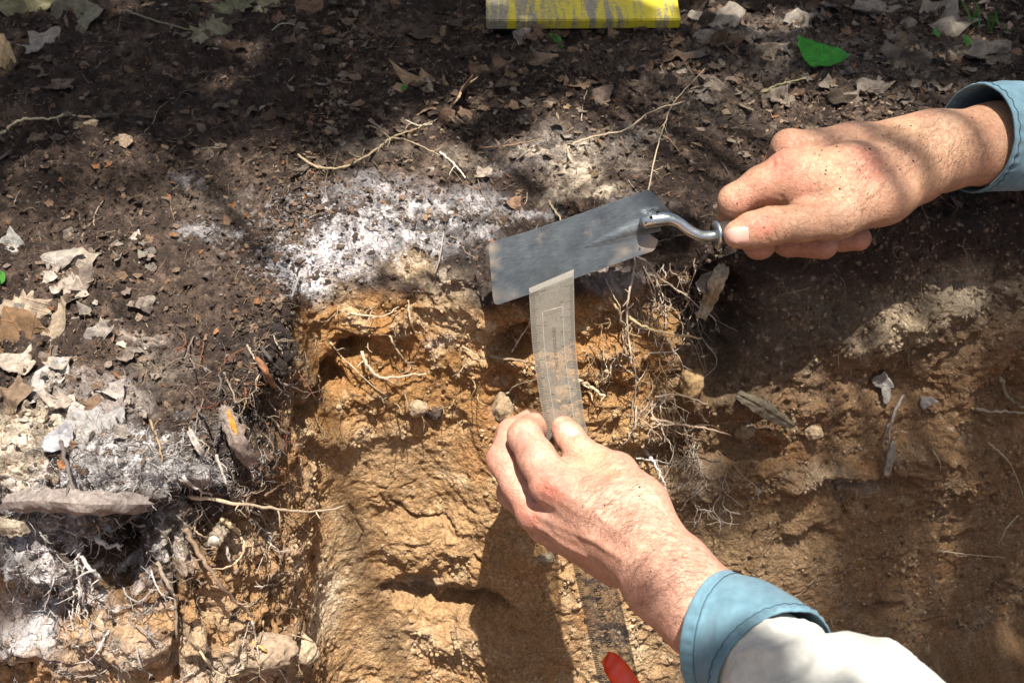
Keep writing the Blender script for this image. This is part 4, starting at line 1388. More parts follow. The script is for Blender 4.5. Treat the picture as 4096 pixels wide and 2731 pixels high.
rod = MB().tube(catmull([TT(1490, 425, .790), TT(1560, 405, .787), TT(1640, 395, .786), TT(1740, 390, .786), TT(1830, 425, .786), TT(1930, 500, .787), TT(2030, 543, .788), TT(2120, 545, .789), TT(2230, 528, .790)], 6),
                np.interp(np.linspace(0, 1, 49), [0, .06, .14, .3, .38, .5, 1], [.0032, .0055, .0054, .0052, .0047, .0040, .0040]), 18)
attach(obj("neck", rod.mesh("neck"), m_chrome), trowel)
fa, fb_ = TT(2146, 536, .7885), TT(2330, 512, .791)
ax_ = (fb_ - fa) / np.linalg.norm(fb_ - fa)
rF = 128 / 8.96 * .79 / FPX
fer = MB().tube([fa - ax_ * 0.0002, fa, fa + ax_ * 0.0012, fa + ax_ * 0.0024, fa + ax_ * 0.003, fa + ax_ * 0.016], [rF * .5, rF * .94, rF, rF, rF * .86, rF * .86], 40)
attach(obj("ferrule", fer.mesh("ferrule"), m_chrome), trowel)
hd = [fa + ax_ * k for k in (0.0155, 0.03, 0.05, 0.08, 0.10)]
attach(obj("handle", MB().tube(hd, [rF * .8, rF * .85, rF * .95, rF * .95, rF * .5], 20).mesh("handle"), m_wood), trowel)
for (X_, Y_, R_) in [(1580, 375, 18), (1635, 330, 15), (1530, 430, 12)]:
    bb = MB()
    r_ = R_ / 8.96 * .79 / FPX
    c_ = TT(X_, Y_, .7805)
    for q in ico_v: bb.v.append(c_ + q * r_ * np.array([1, .9, .6]))
    bb.f = [tuple(f) for f in ico_f]
    attach(obj("soil_fleck", bb.mesh("soil_fleck"), m_soil if 'm_soil' in globals() else m_wood), trowel)

# ------------------------------------------------------------------ clear ruler
RUL_L = [(529, 288, .776), (533, 350, .784), (542, 410, .790), (553, 470, .796), (567, 540, .804), (583, 610, .813), (598, 680, .822), (612, 740, .830)]
RUL_R = [(574, 269, .776), (576, 345, .784), (583, 405, .790), (593, 470, .796), (606, 540, .804), (622, 605, .813), (639, 680, .822), (653, 735, .830)]
PLc = np.array(catmull([at(*p) for p in RUL_L], 10)); PRc = np.array(catmull([at(*p) for p in RUL_R], 10))
midc = 0.5 * (PLc + PRc)
sl_ = np.r_[0, np.cumsum(np.linalg.norm(np.diff(midc, axis=0), axis=1))]
SC_ = sl_[-1]
RW_ = float(np.mean(np.linalg.norm(PRc - PLc, axis=1)))


def rul(t, w, h=0.0):
    """t metres from the top end, w metres from the left edge, h metres proud of the front"""
    i = np.interp(t, sl_, range(len(sl_)))
    a = np.array([np.interp(i, range(len(sl_)), PLc[:, k]) for k in range(3)])
    c = np.array([np.interp(i, range(len(sl_)), PRc[:, k]) for k in range(3)])
    i2 = min(i + 1, len(sl_) - 1)
    i1 = max(i - 1, 0)
    d = np.array([np.interp(i2, range(len(sl_)), midc[:, k]) - np.interp(i1, range(len(sl_)), midc[:, k]) for k in range(3)])
    nrm = np.cross(d, c - a); nrm /= np.linalg.norm(nrm)
    if nrm @ VD > 0: nrm = -nrm
    return a + (c - a) * (w / RW_) + nrm * h


m_acr, n, l, b = new_mat("clear_plastic")
b.inputs["Base Color"].default_value = (0.25, 0.23, 0.195, 1)
b.inputs["Roughness"].default_value = 0.14
tp = n.new("ShaderNodeBsdfTransparent"); tp.inputs[0].default_value = (0.93, 0.91, 0.86, 1)
mx = n.new("ShaderNodeMixShader")
t = noise_node(n, l, 60, 6, 0.7)
t2 = noise_node(n, l, 400, 4, 0.7)
fr_ = ramp(n, l, t.outputs[0], [(0.35, (0.28,) * 3), (0.7, (0.46,) * 3)])
fr2_ = ramp(n, l, t2.outputs[0], [(0.62, (0, 0, 0)), (0.75, (0.25,) * 3)])
ad = n.new("ShaderNodeMath"); ad.operation = 'ADD'
l.new(fr_.outputs[0], ad.inputs[0]); l.new(fr2_.outputs[0], ad.inputs[1])
l.new(ad.outputs[0], mx.inputs[0]); l.new(tp.outputs[0], mx.inputs[1]); l.new(b.outputs[0], mx.inputs[2])
l.new(mx.outputs[0], n["Material Output"].inputs[0])
m_edge, n, l, b = new_mat("frosted_plastic")
b.inputs["Base Color"].default_value = (0.42, 0.40, 0.36, 1)
b.inputs["Roughness"].default_value = 0.3
tp = n.new("ShaderNodeBsdfTransparent")
mx = n.new("ShaderNodeMixShader"); mx.inputs[0].default_value = 0.30
l.new(tp.outputs[0], mx.inputs[1]); l.new(b.outputs[0], mx.inputs[2]); l.new(mx.outputs[0], n["Material Output"].inputs[0])
m_ink, n, l, b = new_mat("black_ink")
b.inputs["Base Color"].default_value = (0.012, 0.012, 0.012, 1)
b.inputs["Roughness"].default_value = 0.5
m_faint, n, l, b = new_mat("worn_print")
b.inputs["Base Color"].default_value = (0.06, 0.055, 0.05, 1)
tp = n.new("ShaderNodeBsdfTransparent")
mx = n.new("ShaderNodeMixShader"); mx.inputs[0].default_value = 0.85
l.new(tp.outputs[0], mx.inputs[1]); l.new(b.outputs[0], mx.inputs[2]); l.new(mx.outputs[0], n["Material Output"].inputs[0])

ruler = empty("ruler", tuple(rul(SC_, RW_ / 2)), "clear plastic twelve inch ruler held against the pit wall below the trowel", "ruler")
TH = 0.0026
NL = 90
# the strip with a hole near its foot: cross profile bevelled to both scale edges
prof = [(0, .0006), (0.22, TH), (0.27, TH), (0.73, TH), (0.78, TH), (1, .0006), (1, 0), (0, 0)]
IN = 0.0254
hole_t, hole_w, hole_r = 0.0, RW_ * 0.52, 0.0046
_ts = np.linspace(0, SC_, 200)
_ys = [proj(rul(t_, 0.0098))[1] for t_ in _ts]
t12 = float(np.interp(289, _ys, _ts))          # the 12 inch mark
ik = (float(np.interp(661, _ys, _ts)) - t12) / (11 * IN)
hole_t = t12 + 11.12 * IN * ik
vsx, fsx = [], []
ts = np.linspace(0, SC_, NL)
np_ = len(prof)
for t_ in ts:
    for (w, h_) in prof:
        vsx.append(rul(t_, w * RW_, h_ - TH))
for i in range(NL - 1):
    for j in range(np_):
        j2 = (j + 1) % np_
        fsx.append((i * np_ + j, i * np_ + j2, (i + 1) * np_ + j2, (i + 1) * np_ + j))
fsx.append(tuple(range(np_))); fsx.append(tuple((NL - 1) * np_ + j for j in reversed(range(np_))))
me = bpy.data.meshes.new("strip"); me.from_pydata([tuple(map(float, v)) for v in vsx], [], fsx)
strip = attach(obj("strip", me, m_acr), ruler)
# milled end, window line and gloss edges
mb = MB()
P0 = [rul(0.0, RW_ * k, 0.0004) for k in (0.0, 0.5, 1.0)]
P1 = [rul(0.0042, RW_ * k, 0.0004) for k in (0.02, 0.5, .98)]
mb.v += P0 + P1; mb.f += [(0, 1, 4, 3), (1, 2, 5, 4)]
attach(obj("bevelled_end", mb.mesh("bevelled_end", False), m_edge), ruler)
mb = MB()
for wk in (0.27, 0.73):
    mb.tube([rul(t_, RW_ * wk, 0.0003) for t_ in np.linspace(0.022, SC_, 70)], 0.00035, 5)
mb.tube([rul(0.022, RW_ * k, 0.0003) for k in (0.27, 0.5, 0.73)], 0.0005, 5)
attach(obj("moulded_ridges", mb.mesh("moulded_ridges"), m_edge), ruler)


def ticks(side, marks, mat, name):
    mb = MB()
    for t_, ln, wd in marks:
        if t_ < 0.004 or t_ > SC_ - 0.001: continue
        w0, w1 = (0.0006, ln) if side == 'L' else (RW_ - 0.0006, RW_ - ln)
        hh = lambda w: -TH + 0.0006 + (TH - 0.0006) * min(1, min(w, RW_ - w) / (0.22 * RW_)) + 0.0002
        mb.quad(rul(t_ - wd, w0, hh(w0)), rul(t_ + wd, w0, hh(w0)), rul(t_ + wd, w1, hh(w1)), rul(t_ - wd, w1, hh(w1)))
    return attach(obj(name, mb.mesh(name, False), mat), ruler)


inch = [(t12 + k / 16 * IN * ik, (0.0075 if k % 16 == 0 else 0.0056 if k % 8 == 0 else 0.0045 if k % 4 == 0 else 0.0036), 0.00022 if k % 2 else 0.00026) for k in range(0, 192)]
cm_ = [(t12 + 0.004 + k * 0.001 * ik, (0.0068 if k % 10 == 0 else 0.0048 if k % 5 == 0 else 0.003), 0.00018) for k in range(0, 305)]
cut = 5.6 * IN
ticks('L', [m for m in inch if m[0] >= cut], m_ink, "inch_marks")
ticks('L', [m for m in inch if m[0] < cut], m_faint, "worn_inch_marks")
ticks('R', [m for m in cm_ if m[0] >= cut], m_ink, "millimetre_marks")
ticks('R', [m for m in cm_ if m[0] < cut], m_faint, "worn_millimetre_marks")


def text(body, size, t0, w0, along, mat, name, shear=0.0, lift=0.0004):
    """letters laid on the ruler. along: 'up' reads towards the top end, 'cross' reads across"""
    cu = bpy.data.curves.new(name, 'FONT')
    cu.body = body
    cu.size = size
    cu.align_x = 'CENTER'; cu.align_y = 'CENTER'
    cu.resolution_u = 3
    cu.shear = shear
    tmp = bpy.data.objects.new(name, cu)
    COL.objects.link(tmp)
    dg = bpy.context.evaluated_depsgraph_get()
    me = bpy.data.meshes.new_from_object(tmp.evaluated_get(dg))
    bpy.data.objects.remove(tmp)
    for v in me.vertices:
        x, y = v.co.x, v.co.y
        if along == 'up':
            p = rul(t0 - x, w0 - y, lift)
        else:
            p = rul(t0 - y, w0 + x, lift)
        v.co = Vector(p)
    me.materials.clear()
    o = obj(name, me, mat)
    return attach(o, ruler)


for k in range(1, 13):
    t_ = t12 + (12 - k) * IN * ik
    text(str(k), 0.0046, t_ - 0.0004, 0.0098, 'up', m_ink if k < 8 else m_faint, "numeral")
for k in range(1, 31):
    t_ = t12 + 0.004 + k * 0.01 * ik
    if t_ < SC_ - 0.004:
        text(str(k), 0.0034, t_ - 0.001, RW_ - 0.0088, 'up', m_faint, "numeral")
text("NON - SHATTER", 0.0066, t12 + 9.62 * IN * ik, RW_ * 0.47, 'up', m_ink, "lettering")
text("MADE IN ENGLAND", 0.0034, t12 + 1.72 * IN * ik, RW_ * 0.52, 'up', m_faint, "lettering")
text("16THS", 0.0028, t12 + 11.55 * IN * ik, 0.0098, 'up', m_faint, "lettering")
# hole at the foot: a bright rim and the dark of the pit seen through
hr = MB()
circ = [rul(hole_t + 0.0075 * math.cos(a) * .8, hole_w + hole_r * .72 * math.sin(a), 0.0004) for a in np.linspace(0, 2 * math.pi, 25)]
hr.tube(circ, 0.0005, 5, cap=False)
attach(obj("hole_rim", hr.mesh("hole_rim"), m_edge), ruler)

# red flagging tail tied through the hole
m_red, n, l, b = new_mat("red_plastic_tape")
b.inputs["Base Color"].default_value = (0.62, 0.045, 0.008, 1)
b.inputs["Roughness"].default_value = 0.35
b.inputs["Subsurface Weight"].default_value = 0.0
pts_c = [(605, 656, .812), (612, 663, .806), (621, 675, .803), (632, 694, .803), (648, 718, .806)]
wid = [6.5, 10.5, 12, 12.5, 13]
mb = MB()
cr = catmull([at(*p) for p in pts_c], 6)
ww = np.interp(np.linspace(0, 1, len(cr)), np.linspace(0, 1, 5), wid)
for lay in (0.0, 0.0011):
    for i, p in enumerate(cr):
        d = cr[min(i + 1, len(cr) - 1)] - cr[max(i - 1, 0)]
        sd = np.cross(d, VD); sd /= np.linalg.norm(sd)
        for k in (-1, -.4, .3, 1):
            mb.v.append(p + sd * ww[i] * k * 0.82 / FPX - VD * (0.0014 * (1 - k * k) + 0.0008 * math.sin(i * .9 + k)) + VD * lay)
nr = len(cr) * 4
for i in range(len(cr) - 1):
    for k in range(3):
        a = i * 4 + k
        mb.f.append((a, a + 1, a + 5, a + 4)); mb.f.append((nr + a, nr + a + 4, nr + a + 5, nr + a + 1))
    for k in (0, 3):
        a = i * 4 + k
        mb.f.append((a, a + 4, nr + a + 4, nr + a))
mb.f.append((0, nr, nr + 1, 1)); mb.f.append((1, nr + 1, nr + 2, 2)); mb.f.append((2, nr + 2, nr + 3, 3))
obj("tape_tail", mb.mesh("tape_tail"), m_red, label="red plastic tape tail tied through the hole of the ruler", cat="tape")
# ------------------------------------------------------------------ leaves, roots, sticks and the painted board
def objcol_mat(name, rough=0.8, scale=120, lo=0.6, hi=1.25, bstr=0.5, bdist=0.0012, trans=0.0, spots=True):
    m, n, l, b = new_mat(name)
    oi = n.new("ShaderNodeObjectInfo")
    t = noise_node(n, l, scale, 6, 0.68)
    r = ramp(n, l, t.outputs[0], [(0.3, (lo,) * 3), (0.7, (hi,) * 3)])
    c = mixc(n, l, 1.0, oi.outputs["Color"], r.outputs[0], 'MULTIPLY')
    if spots:
        t3 = noise_node(n, l, scale * 2.3, 3, 0.6)
        sp = ramp(n, l, t3.outputs[0], [(0.62, (0, 0, 0)), (0.72, (0.55,) * 3)])
        c = mixc(n, l, sp.outputs[0], c, (0.045, 0.032, 0.024))
    l.new(c, b.inputs["Base Color"])
    b.inputs["Roughness"].default_value = rough
    b.inputs["Specular IOR Level"].default_value = 0.3
    bump(n, l, b, t.outputs[0], bstr, bdist)
    if trans:
        tr = n.new("ShaderNodeBsdfTranslucent"); l.new(c, tr.inputs[0])
        mx = n.new("ShaderNodeMixShader"); mx.inputs[0].default_value = trans
        l.new(b.outputs[0], mx.inputs[1]); l.new(tr.outputs[0], mx.inputs[2])
        l.new(mx.outputs[0], n["Material Output"].inputs[0])
    return m


def leaf_mat(name, rough, lo, hi, vein, trans, spots):
    m, n, l, b = new_mat(name)
    oi = n.new("ShaderNodeObjectInfo")
    tc = n.new("ShaderNodeTexCoord")
    off = n.new("ShaderNodeVectorMath"); off.operation = 'ADD'
    cmb = n.new("ShaderNodeCombineXYZ")
    mu = n.new("ShaderNodeMath"); mu.operation = 'MULTIPLY'; mu.inputs[1].default_value = 37.0
    l.new(oi.outputs["Random"], mu.inputs[0]); l.new(mu.outputs[0], cmb.inputs[2])
    l.new(tc.outputs["Object"], off.inputs[0]); l.new(cmb.outputs[0], off.inputs[1])
    def nz(sc, dt):
        t = n.new("ShaderNodeTexNoise"); t.inputs["Scale"].default_value = sc; t.inputs["Detail"].default_value = dt; t.inputs["Roughness"].default_value = .65
        l.new(off.outputs[0], t.inputs["Vector"]); return t.outputs[0]
    big_, mid_, fin_ = nz(1.6, 4), nz(6, 5), nz(26, 4)
    c = mixc(n, l, 1.0, oi.outputs["Color"], ramp(n, l, big_, [(0.3, (lo,) * 3), (0.7, (hi,) * 3)]).outputs[0], 'MULTIPLY')
    c = mixc(n, l, 1.0, c, ramp(n, l, mid_, [(0.35, (0.72, 0.70, 0.68)), (0.7, (1.18, 1.16, 1.14))]).outputs[0], 'MULTIPLY')
    if spots:
        c = mixc(n, l, ramp(n, l, fin_, [(0.58, (0, 0, 0)), (0.70, (0.6,) * 3)]).outputs[0], c, (0.05, 0.035, 0.026))
    # midrib and side veins
    sx = n.new("ShaderNodeSeparateXYZ"); l.new(tc.outputs["Object"], sx.inputs[0])
    ab = n.new("ShaderNodeMath"); ab.operation = 'ABSOLUTE'; l.new(sx.outputs[0], ab.inputs[0])
    yy = n.new("ShaderNodeMath"); yy.operation = 'MULTIPLY_ADD'; yy.inputs[1].default_value = -0.8
    l.new(ab.outputs[0], yy.inputs[0]); l.new(sx.outputs[1], yy.inputs[2])
    sc_ = n.new("ShaderNodeMath"); sc_.operation = 'MULTIPLY'; sc_.inputs[1].default_value = 3.6; l.new(yy.outputs[0], sc_.inputs[0])
    pp = n.new("ShaderNodeMath"); pp.operation = 'PINGPONG'; pp.inputs[1].default_value = .5; l.new(sc_.outputs[0], pp.inputs[0])
    mn = n.new("ShaderNodeMath"); mn.operation = 'MINIMUM'; l.new(pp.outputs[0], mn.inputs[0])
    a2 = n.new("ShaderNodeMath"); a2.operation = 'MULTIPLY'; a2.inputs[1].default_value = 2.4; l.new(ab.outputs[0], a2.inputs[0]); l.new(a2.outputs[0], mn.inputs[1])
    vf = ramp(n, l, mn.outputs[0], [(0.02, (vein,) * 3), (0.09, (0, 0, 0))])
    vc = mixc(n, l, 1.0, c, (1.7, 1.6, 1.45), 'MULTIPLY')
    c = mixc(n, l, vf.outputs[0], c, vc)
    l.new(c, b.inputs["Base Color"])
    b.inputs["Roughness"].default_value = rough
    b.inputs["Specular IOR Level"].default_value = 0.3
    hs = n.new("ShaderNodeMath"); hs.operation = 'ADD'; l.new(mid_, hs.inputs[0]); l.new(vf.outputs[0], hs.inputs[1])
    bump(n, l, b, hs.outputs[0], 0.6, 0.0016)
    if trans:
        tr = n.new("ShaderNodeBsdfTranslucent"); l.new(c, tr.inputs[0])
        mx = n.new("ShaderNodeMixShader"); mx.inputs[0].default_value = trans
        l.new(b.outputs[0], mx.inputs[1]); l.new(tr.outputs[0], mx.inputs[2])
        l.new(mx.outputs[0], n["Material Output"].inputs[0])
    return m


m_dead = leaf_mat("dead_leaf", 0.85, 0.5, 1.25, 0.5, 0.12, True)
m_green = leaf_mat("green_leaf", 0.36, 0.7, 1.15, 0.7, 0.25, False)
m_root = objcol_mat("root", 0.85, 420, 0.62, 1.3, 0.6, 0.0006, spots=False)
m_stick = objcol_mat("weathered_wood", 0.9, 260, 0.45, 1.3, 1.0, 0.0020)

MAPLE = [(0, -.55), (.10, -.42), (.34, -.62), (.36, -.40), (.66, -.42), (.56, -.18), (.98, -.02), (.72, .14), (.84, .36), (.52, .34), (.46, .52), (.30, .40), (.22, .74), (.10, .72), (0, 1.0)]
MAPLE = MAPLE + [(-x, y) for x, y in reversed(MAPLE[1:-1])]
HEART = [(0, -.62), (.22, -.86), (.52, -.86), (.78, -.55), (.86, -.15), (.74, .28), (.45, .68), (.16, .95), (0, 1.08)]
HEART = HEART + [(-x, y) for x, y in reversed(HEART[1:-1])]
OVAL = [(0, -1), (.3, -.85), (.5, -.45), (.56, 0), (.46, .45), (.24, .82), (0, 1)]
OVAL = OVAL + [(-x, y) for x, y in reversed(OVAL[1:-1])]


OVATE = [((x - 818) / 27, -(y - 64) / 17) for x, y in [(790, 50.6), (806, 50.2), (823, 51.3), (836, 54), (844, 58), (845.5, 63), (841, 68), (833, 72.5), (818, 77.2), (803.5, 77.4), (798, 70), (794, 62), (792, 56)]]


def shard(rg, k=11):
    k = rg.randint(7, 12)
    out = []
    for i in range(k):
        a = 2 * math.pi * (i + rg.uniform(-.38, .38)) / k
        r = rg.choice([rg.uniform(.42, .65), rg.uniform(.75, 1.1), rg.uniform(.8, 1.15)])
        out.append((r * math.cos(a), r * math.sin(a)))
    return out


def leaf_mesh(name, outline, rg, curl=0.3, crump=0.12, sub=3, fold=0.0):
    o = [np.array(p, float) for p in outline]
    d = []
    for i in range(len(o)):                        # torn, uneven margin
        a, b = o[i], o[(i + 1) % len(o)]
        for k in range(sub):
            p = a + (b - a) * k / sub
            d.append(p * (1 + rg.uniform(-.07, .05)))
    o = d
    c = np.mean(o, 0)
    rings = (0.0, 0.3, 0.55, 0.78, 1.0)
    ph, ph2, ca = rg.uniform(0, 6), rg.uniform(0, 6), rg.uniform(0, 6.28)
    V_ = [np.array([c[0], c[1], 0])]
    def z(p):
        u = p[0] * math.cos(ca) + p[1] * math.sin(ca)
        return curl * (u * u - .25) + crump * (math.sin(3.1 * p[0] + ph) * math.cos(3.7 * p[1] + ph2) + .5 * math.sin(7.3 * p[0] + 2 * ph2) * math.cos(6.1 * p[1] + ph)) + fold * abs(p[0])
    V_[0][2] = z(V_[0])
    for s in rings[1:]:
        for p in o:
            q = c + (p - c) * s
            V_.append(np.array([q[0], q[1], z(q)]))
    m = len(o)
    F_ = [(0, 1 + i, 1 + (i + 1) % m) for i in range(m)]
    for r in range(len(rings) - 2):
        for i in range(m):
            a, b = 1 + r * m + i, 1 + r * m + (i + 1) % m
            F_.append((a, a + m, b + m, b))
    me = bpy.data.meshes.new(name)
    me.from_pydata([tuple(v) for v in V_], [], F_)
    me.polygons.foreach_set("use_smooth", [True] * len(F_))
    return me


def put_leaf(name, px, py, rx_, ry2, ang, colr, label, cat="leaf", group=None, kind='shard', face=0.25, lift=0.003, curl=0.3, crump=0.12, mat=None, seed=None, tilt=None, fold=0.0, thick=0.00022, depth=None):
    rg = random.Random(seed if seed is not None else hash((px, py)) & 0xffff)
    ol = {'maple': MAPLE, 'heart': HEART, 'oval': OVAL, 'ovate': OVATE}.get(kind) or shard(rg)
    me = leaf_mesh(name, ol, rg, curl, crump, fold=fold)
    p = hit(px, py) if depth is None else at(px, py, depth)
    s = (p - CAM_LOC) @ VD
    nrm = snormal(px, py) * (1 - face) + (-VD) * face
    if tilt is None:
        tilt = (rg.gauss(0, .18), rg.gauss(0, .18))
    nrm = nrm + tilt[0] * VX + tilt[1] * VU
    nrm /= np.linalg.norm(nrm)
    e1 = VX - nrm * (VX @ nrm); e1 /= np.linalg.norm(e1)
    e2 = np.cross(nrm, e1)
    R1 = math.cos(ang) * e1 + math.sin(ang) * e2
    R2 = -math.sin(ang) * e1 + math.cos(ang) * e2
    fy = max(0.35, abs(e2 @ VU))
    a, b = rx_ * s / FPX, ry2 * s / FPX / fy
    ca, sa = abs(math.cos(ang)), abs(math.sin(ang))
    w, h_ = a * ca + b * sa, a * sa + b * ca
    zz = 0.5 * (w + h_)
    p = p + nrm * lift
    o = obj(name, me, mat or m_dead, label=label, cat=cat, group=group)
    o.matrix_basis = Matrix(((R1[0] * w, R2[0] * h_, nrm[0] * zz, p[0]), (R1[1] * w, R2[1] * h_, nrm[1] * zz, p[1]), (R1[2] * w, R2[2] * h_, nrm[2] * zz, p[2]), (0, 0, 0, 1)))
    o.color = (*colr, 1)
    md = o.modifiers.new("thickness", 'SOLIDIFY'); md.thickness = thick / max(zz, 1e-4); md.offset = 0
    return o


BRN, TANL, GRY, PAL, DRK, GRN = (0.175, 0.112, 0.072), (0.31, 0.215, 0.135), (0.25, 0.22, 0.195), (0.44, 0.39, 0.34), (0.085, 0.062, 0.045), (0.035, 0.30, 0.02)
big = [
    ("maple_leaf", 440, 95, 36, 30, 2.6, TANL, "large curled brown maple leaf on the open soil behind the pit edge", 'maple', .35, .5),
    ("leaf_fragment", 447, 122, 15, 9, 0.4, (0.17, 0.10, 0.07), "dark brown torn leaf piece just below the large maple leaf", 'shard', .25, .3),
    ("leaf_fragment", 580, 87, 18, 10, 0.1, TANL, "tan torn leaf with a straight lower edge above the pale sand patch", 'shard', .3, .2),
    ("leaf_fragment", 603, 98, 12, 9, 0.5, (0.2, 0.15, 0.12), "dull brown leaf scrap right of the tan torn leaf", 'shard', .3, .2),
    ("dead_leaf", 208, 34, 24, 24, 3.3, (0.22, 0.21, 0.14), "grey-green lobed dead leaf hanging in the shade at the top", 'maple', .6, .2),
    ("dead_leaf", 30, 8, 52, 14, 0.15, (0.22, 0.21, 0.12), "broad olive brown dead leaf along the top left corner", 'shard', .45, .2),
    ("dead_leaf", 74, 20, 22, 22, 0.9, (0.2, 0.19, 0.14), "folded grey-brown dead leaf beside the broad olive one", 'shard', .6, .5),
    ("leaf_fragment", 46, 40, 14, 9, 0.5, (0.32, 0.28, 0.25), "small pinkish grey torn leaf piece at the upper left", 'shard', .5, .3),
    ("leaf_fragment", 33, 50, 13, 7, 0.1, (0.30, 0.27, 0.25), "flat grey leaf scrap below the pinkish torn piece", 'shard', .4, .3),
    ("dead_leaf", 6, 66, 13, 34, 0.2, (0.62, 0.46, 0.26), "bright tan curled leaf cut by the left edge of the picture", 'oval', .6, .5),
    ("dead_leaf", 236, 8, 24, 14, 0.3, (0.2, 0.2, 0.12), "dim olive leaf at the top above the lobed grey-green one", 'maple', .6, .3),
    ("dead_leaf", 270, 6, 20, 12, 2.2, (0.24, 0.23, 0.16), "dim grey leaf with a notched edge at the very top", 'maple', .6, .3),
    ("leaf_fragment", 60, 88, 18, 6, 0.1, (0.17, 0.13, 0.1), "long dark leaf sliver on the shaded soil at upper left", 'shard', .3, .3),
    ("dead_leaf", 20, 312, 30, 24, 3.5, (0.38, 0.30, 0.225), "large pale brown leaf with a pointed tip hanging down at left", 'maple', .75, .35),
    ("dead_leaf", 26, 342, 28, 32, 0.6, (0.16, 0.095, 0.05), "dark brown curled leaf behind the pale pointed one", 'oval', .6, .7),
    ("dead_leaf", 58, 262, 28, 13, 0.1, (0.30, 0.27, 0.24), "grey weathered leaf lying flat above the left leaf heap", 'shard', .4, .3),
    ("dead_leaf", 14, 246, 16, 13, 0.6, (0.36, 0.35, 0.33), "silvery curled leaf at the left edge above the heap", 'shard', .6, .5),
    ("dead_leaf", 72, 292, 32, 12, -.2, (0.33, 0.28, 0.24), "creased grey-brown leaf right of the pale pointed leaf", 'oval', .4, .4),
    ("dead_leaf", 14, 398, 24, 16, 0.2, (0.18, 0.125, 0.085), "dark brown leaf lying below the left leaf heap", 'shard', .6, .3),
    ("dead_leaf", 47, 385, 15, 26, -.5, (0.36, 0.345, 0.335), "pale silvery rolled leaf standing up beside the dark brown one", 'oval', .75, .9),
    ("dead_leaf", 56, 330, 12, 26, -.2, (0.24, 0.19, 0.14), "upright brown leaf at the right of the leaf heap", 'oval', .7, .6),
    ("leaf_fragment", 22, 366, 20, 10, 0.5, (0.42, 0.36, 0.30), "light brown crumpled leaf scrap inside the left heap", 'shard', .6, .4),
    ("leaf_fragment", 101, 335, 13, 14, 0.5, (0.25, 0.22, 0.20), "grey folded leaf piece right of the leaf heap", 'shard', .5, .5),
    ("leaf_fragment", 96, 428, 20, 20, 0.7, (0.29, 0.28, 0.28), "bluish grey leaf on the pale sand at left", 'shard', .5, .3),
    ("leaf_fragment", 118, 392, 16, 9, 0.2, (0.34, 0.3, 0.28), "light grey leaf scrap above the bluish leaf", 'shard', .5, .3),
    ("leaf_fragment", 118, 412, 15, 11, 1.2, (0.27, 0.23, 0.22), "torn star-shaped grey leaf on the left bank", 'maple', .5, .3),
    ("leaf_fragment", 60, 440, 22, 8, -.5, (0.34, 0.34, 0.37), "long blue-grey curled leaf over the dark gap at left", 'oval', .5, .6),
    ("leaf_fragment", 85, 260, 16, 9, .4, (0.34, 0.29, 0.24), "pale tan leaf scrap right of the flat grey leaf", 'shard', .4, .3),
    ("leaf_fragment", 72, 408, 13, 10, .2, (0.46, 0.42, 0.38), "bleached pale leaf scrap on the sand at left", 'shard', .5, .3),
    ("leaf_fragment", 772, 55, 24, 13, 0.1, (0.33, 0.27, 0.2), "tan leaf left of the green leaf", 'shard', .4, .2),
    ("leaf_fragment", 727, 22, 22, 13, 0.6, (0.33, 0.29, 0.24), "pale leaf with a dark hollow under it right of the yellow board", 'shard', .4, .3),
    ("leaf_fragment", 706, 42, 18, 10, 0.2, (0.22, 0.19, 0.16), "grey-brown leaf below the pale hollow leaf", 'shard', .35, .3),
    ("dead_leaf", 940, 24, 42, 20, 0.3, (0.21, 0.185, 0.155), "large grey-brown leaf at the upper right", 'shard', .45, .25),
    ("dead_leaf", 905, 62, 34, 16, -.2, (0.2, 0.17, 0.14), "flat brown leaf right of the green leaf", 'shard', .4, .25),
    ("dead_leaf", 985, 56, 26, 15, 0.4, (0.22, 0.195, 0.16), "grey leaf near the right edge below the large one", 'shard', .45, .3),
    ("dead_leaf", 868, 92, 26, 10, 0.2, (0.19, 0.165, 0.14), "thin dark leaf below the green leaf near the cuff", 'shard', .4, .25),
    ("dead_leaf", 880, 10, 34, 12, 0.1, (0.25, 0.22, 0.19), "broad grey leaf on the top edge right of the middle", 'shard', .4, .3),
    ("leaf_fragment", 545, 62, 22, 9, 0.2, (0.19, 0.14, 0.1), "brown leaf flake below the yellow board", 'shard', .35, .3),
    ("leaf_fragment", 521, 38, 9, 9, 0.2, (0.20, 0.17, 0.16), "small upright grey leaf flake at the board edge", 'shard', .7, .3),
    ("leaf_fragment", 483, 175, 9, 7, 0.2, (0.30, 0.25, 0.21), "curled pale flake on the sunlit ash left of the sand patch", 'shard', .6, .6),
    ("leaf_fragment", 515, 206, 10, 8, 0.7, (0.26, 0.16, 0.11), "reddish brown leaf flake left above the trowel blade", 'shard', .5, .5),
]
for nm, px, py, a, b, an, cl, lb, kd, fc, cu_ in big:
    put_leaf(nm, px, py, a, b, an, cl, lb, kind=kd, face=fc, curl=cu_, lift=0.004, crump=0.22)
gl = put_leaf("green_leaf", 818, 64, 27, 17, 0, GRN, "bright green heart-shaped leaf lying on brown litter above the hand", kind='ovate', face=.55, curl=.26, crump=.05, lift=.014, mat=m_green, tilt=(.1, .05))
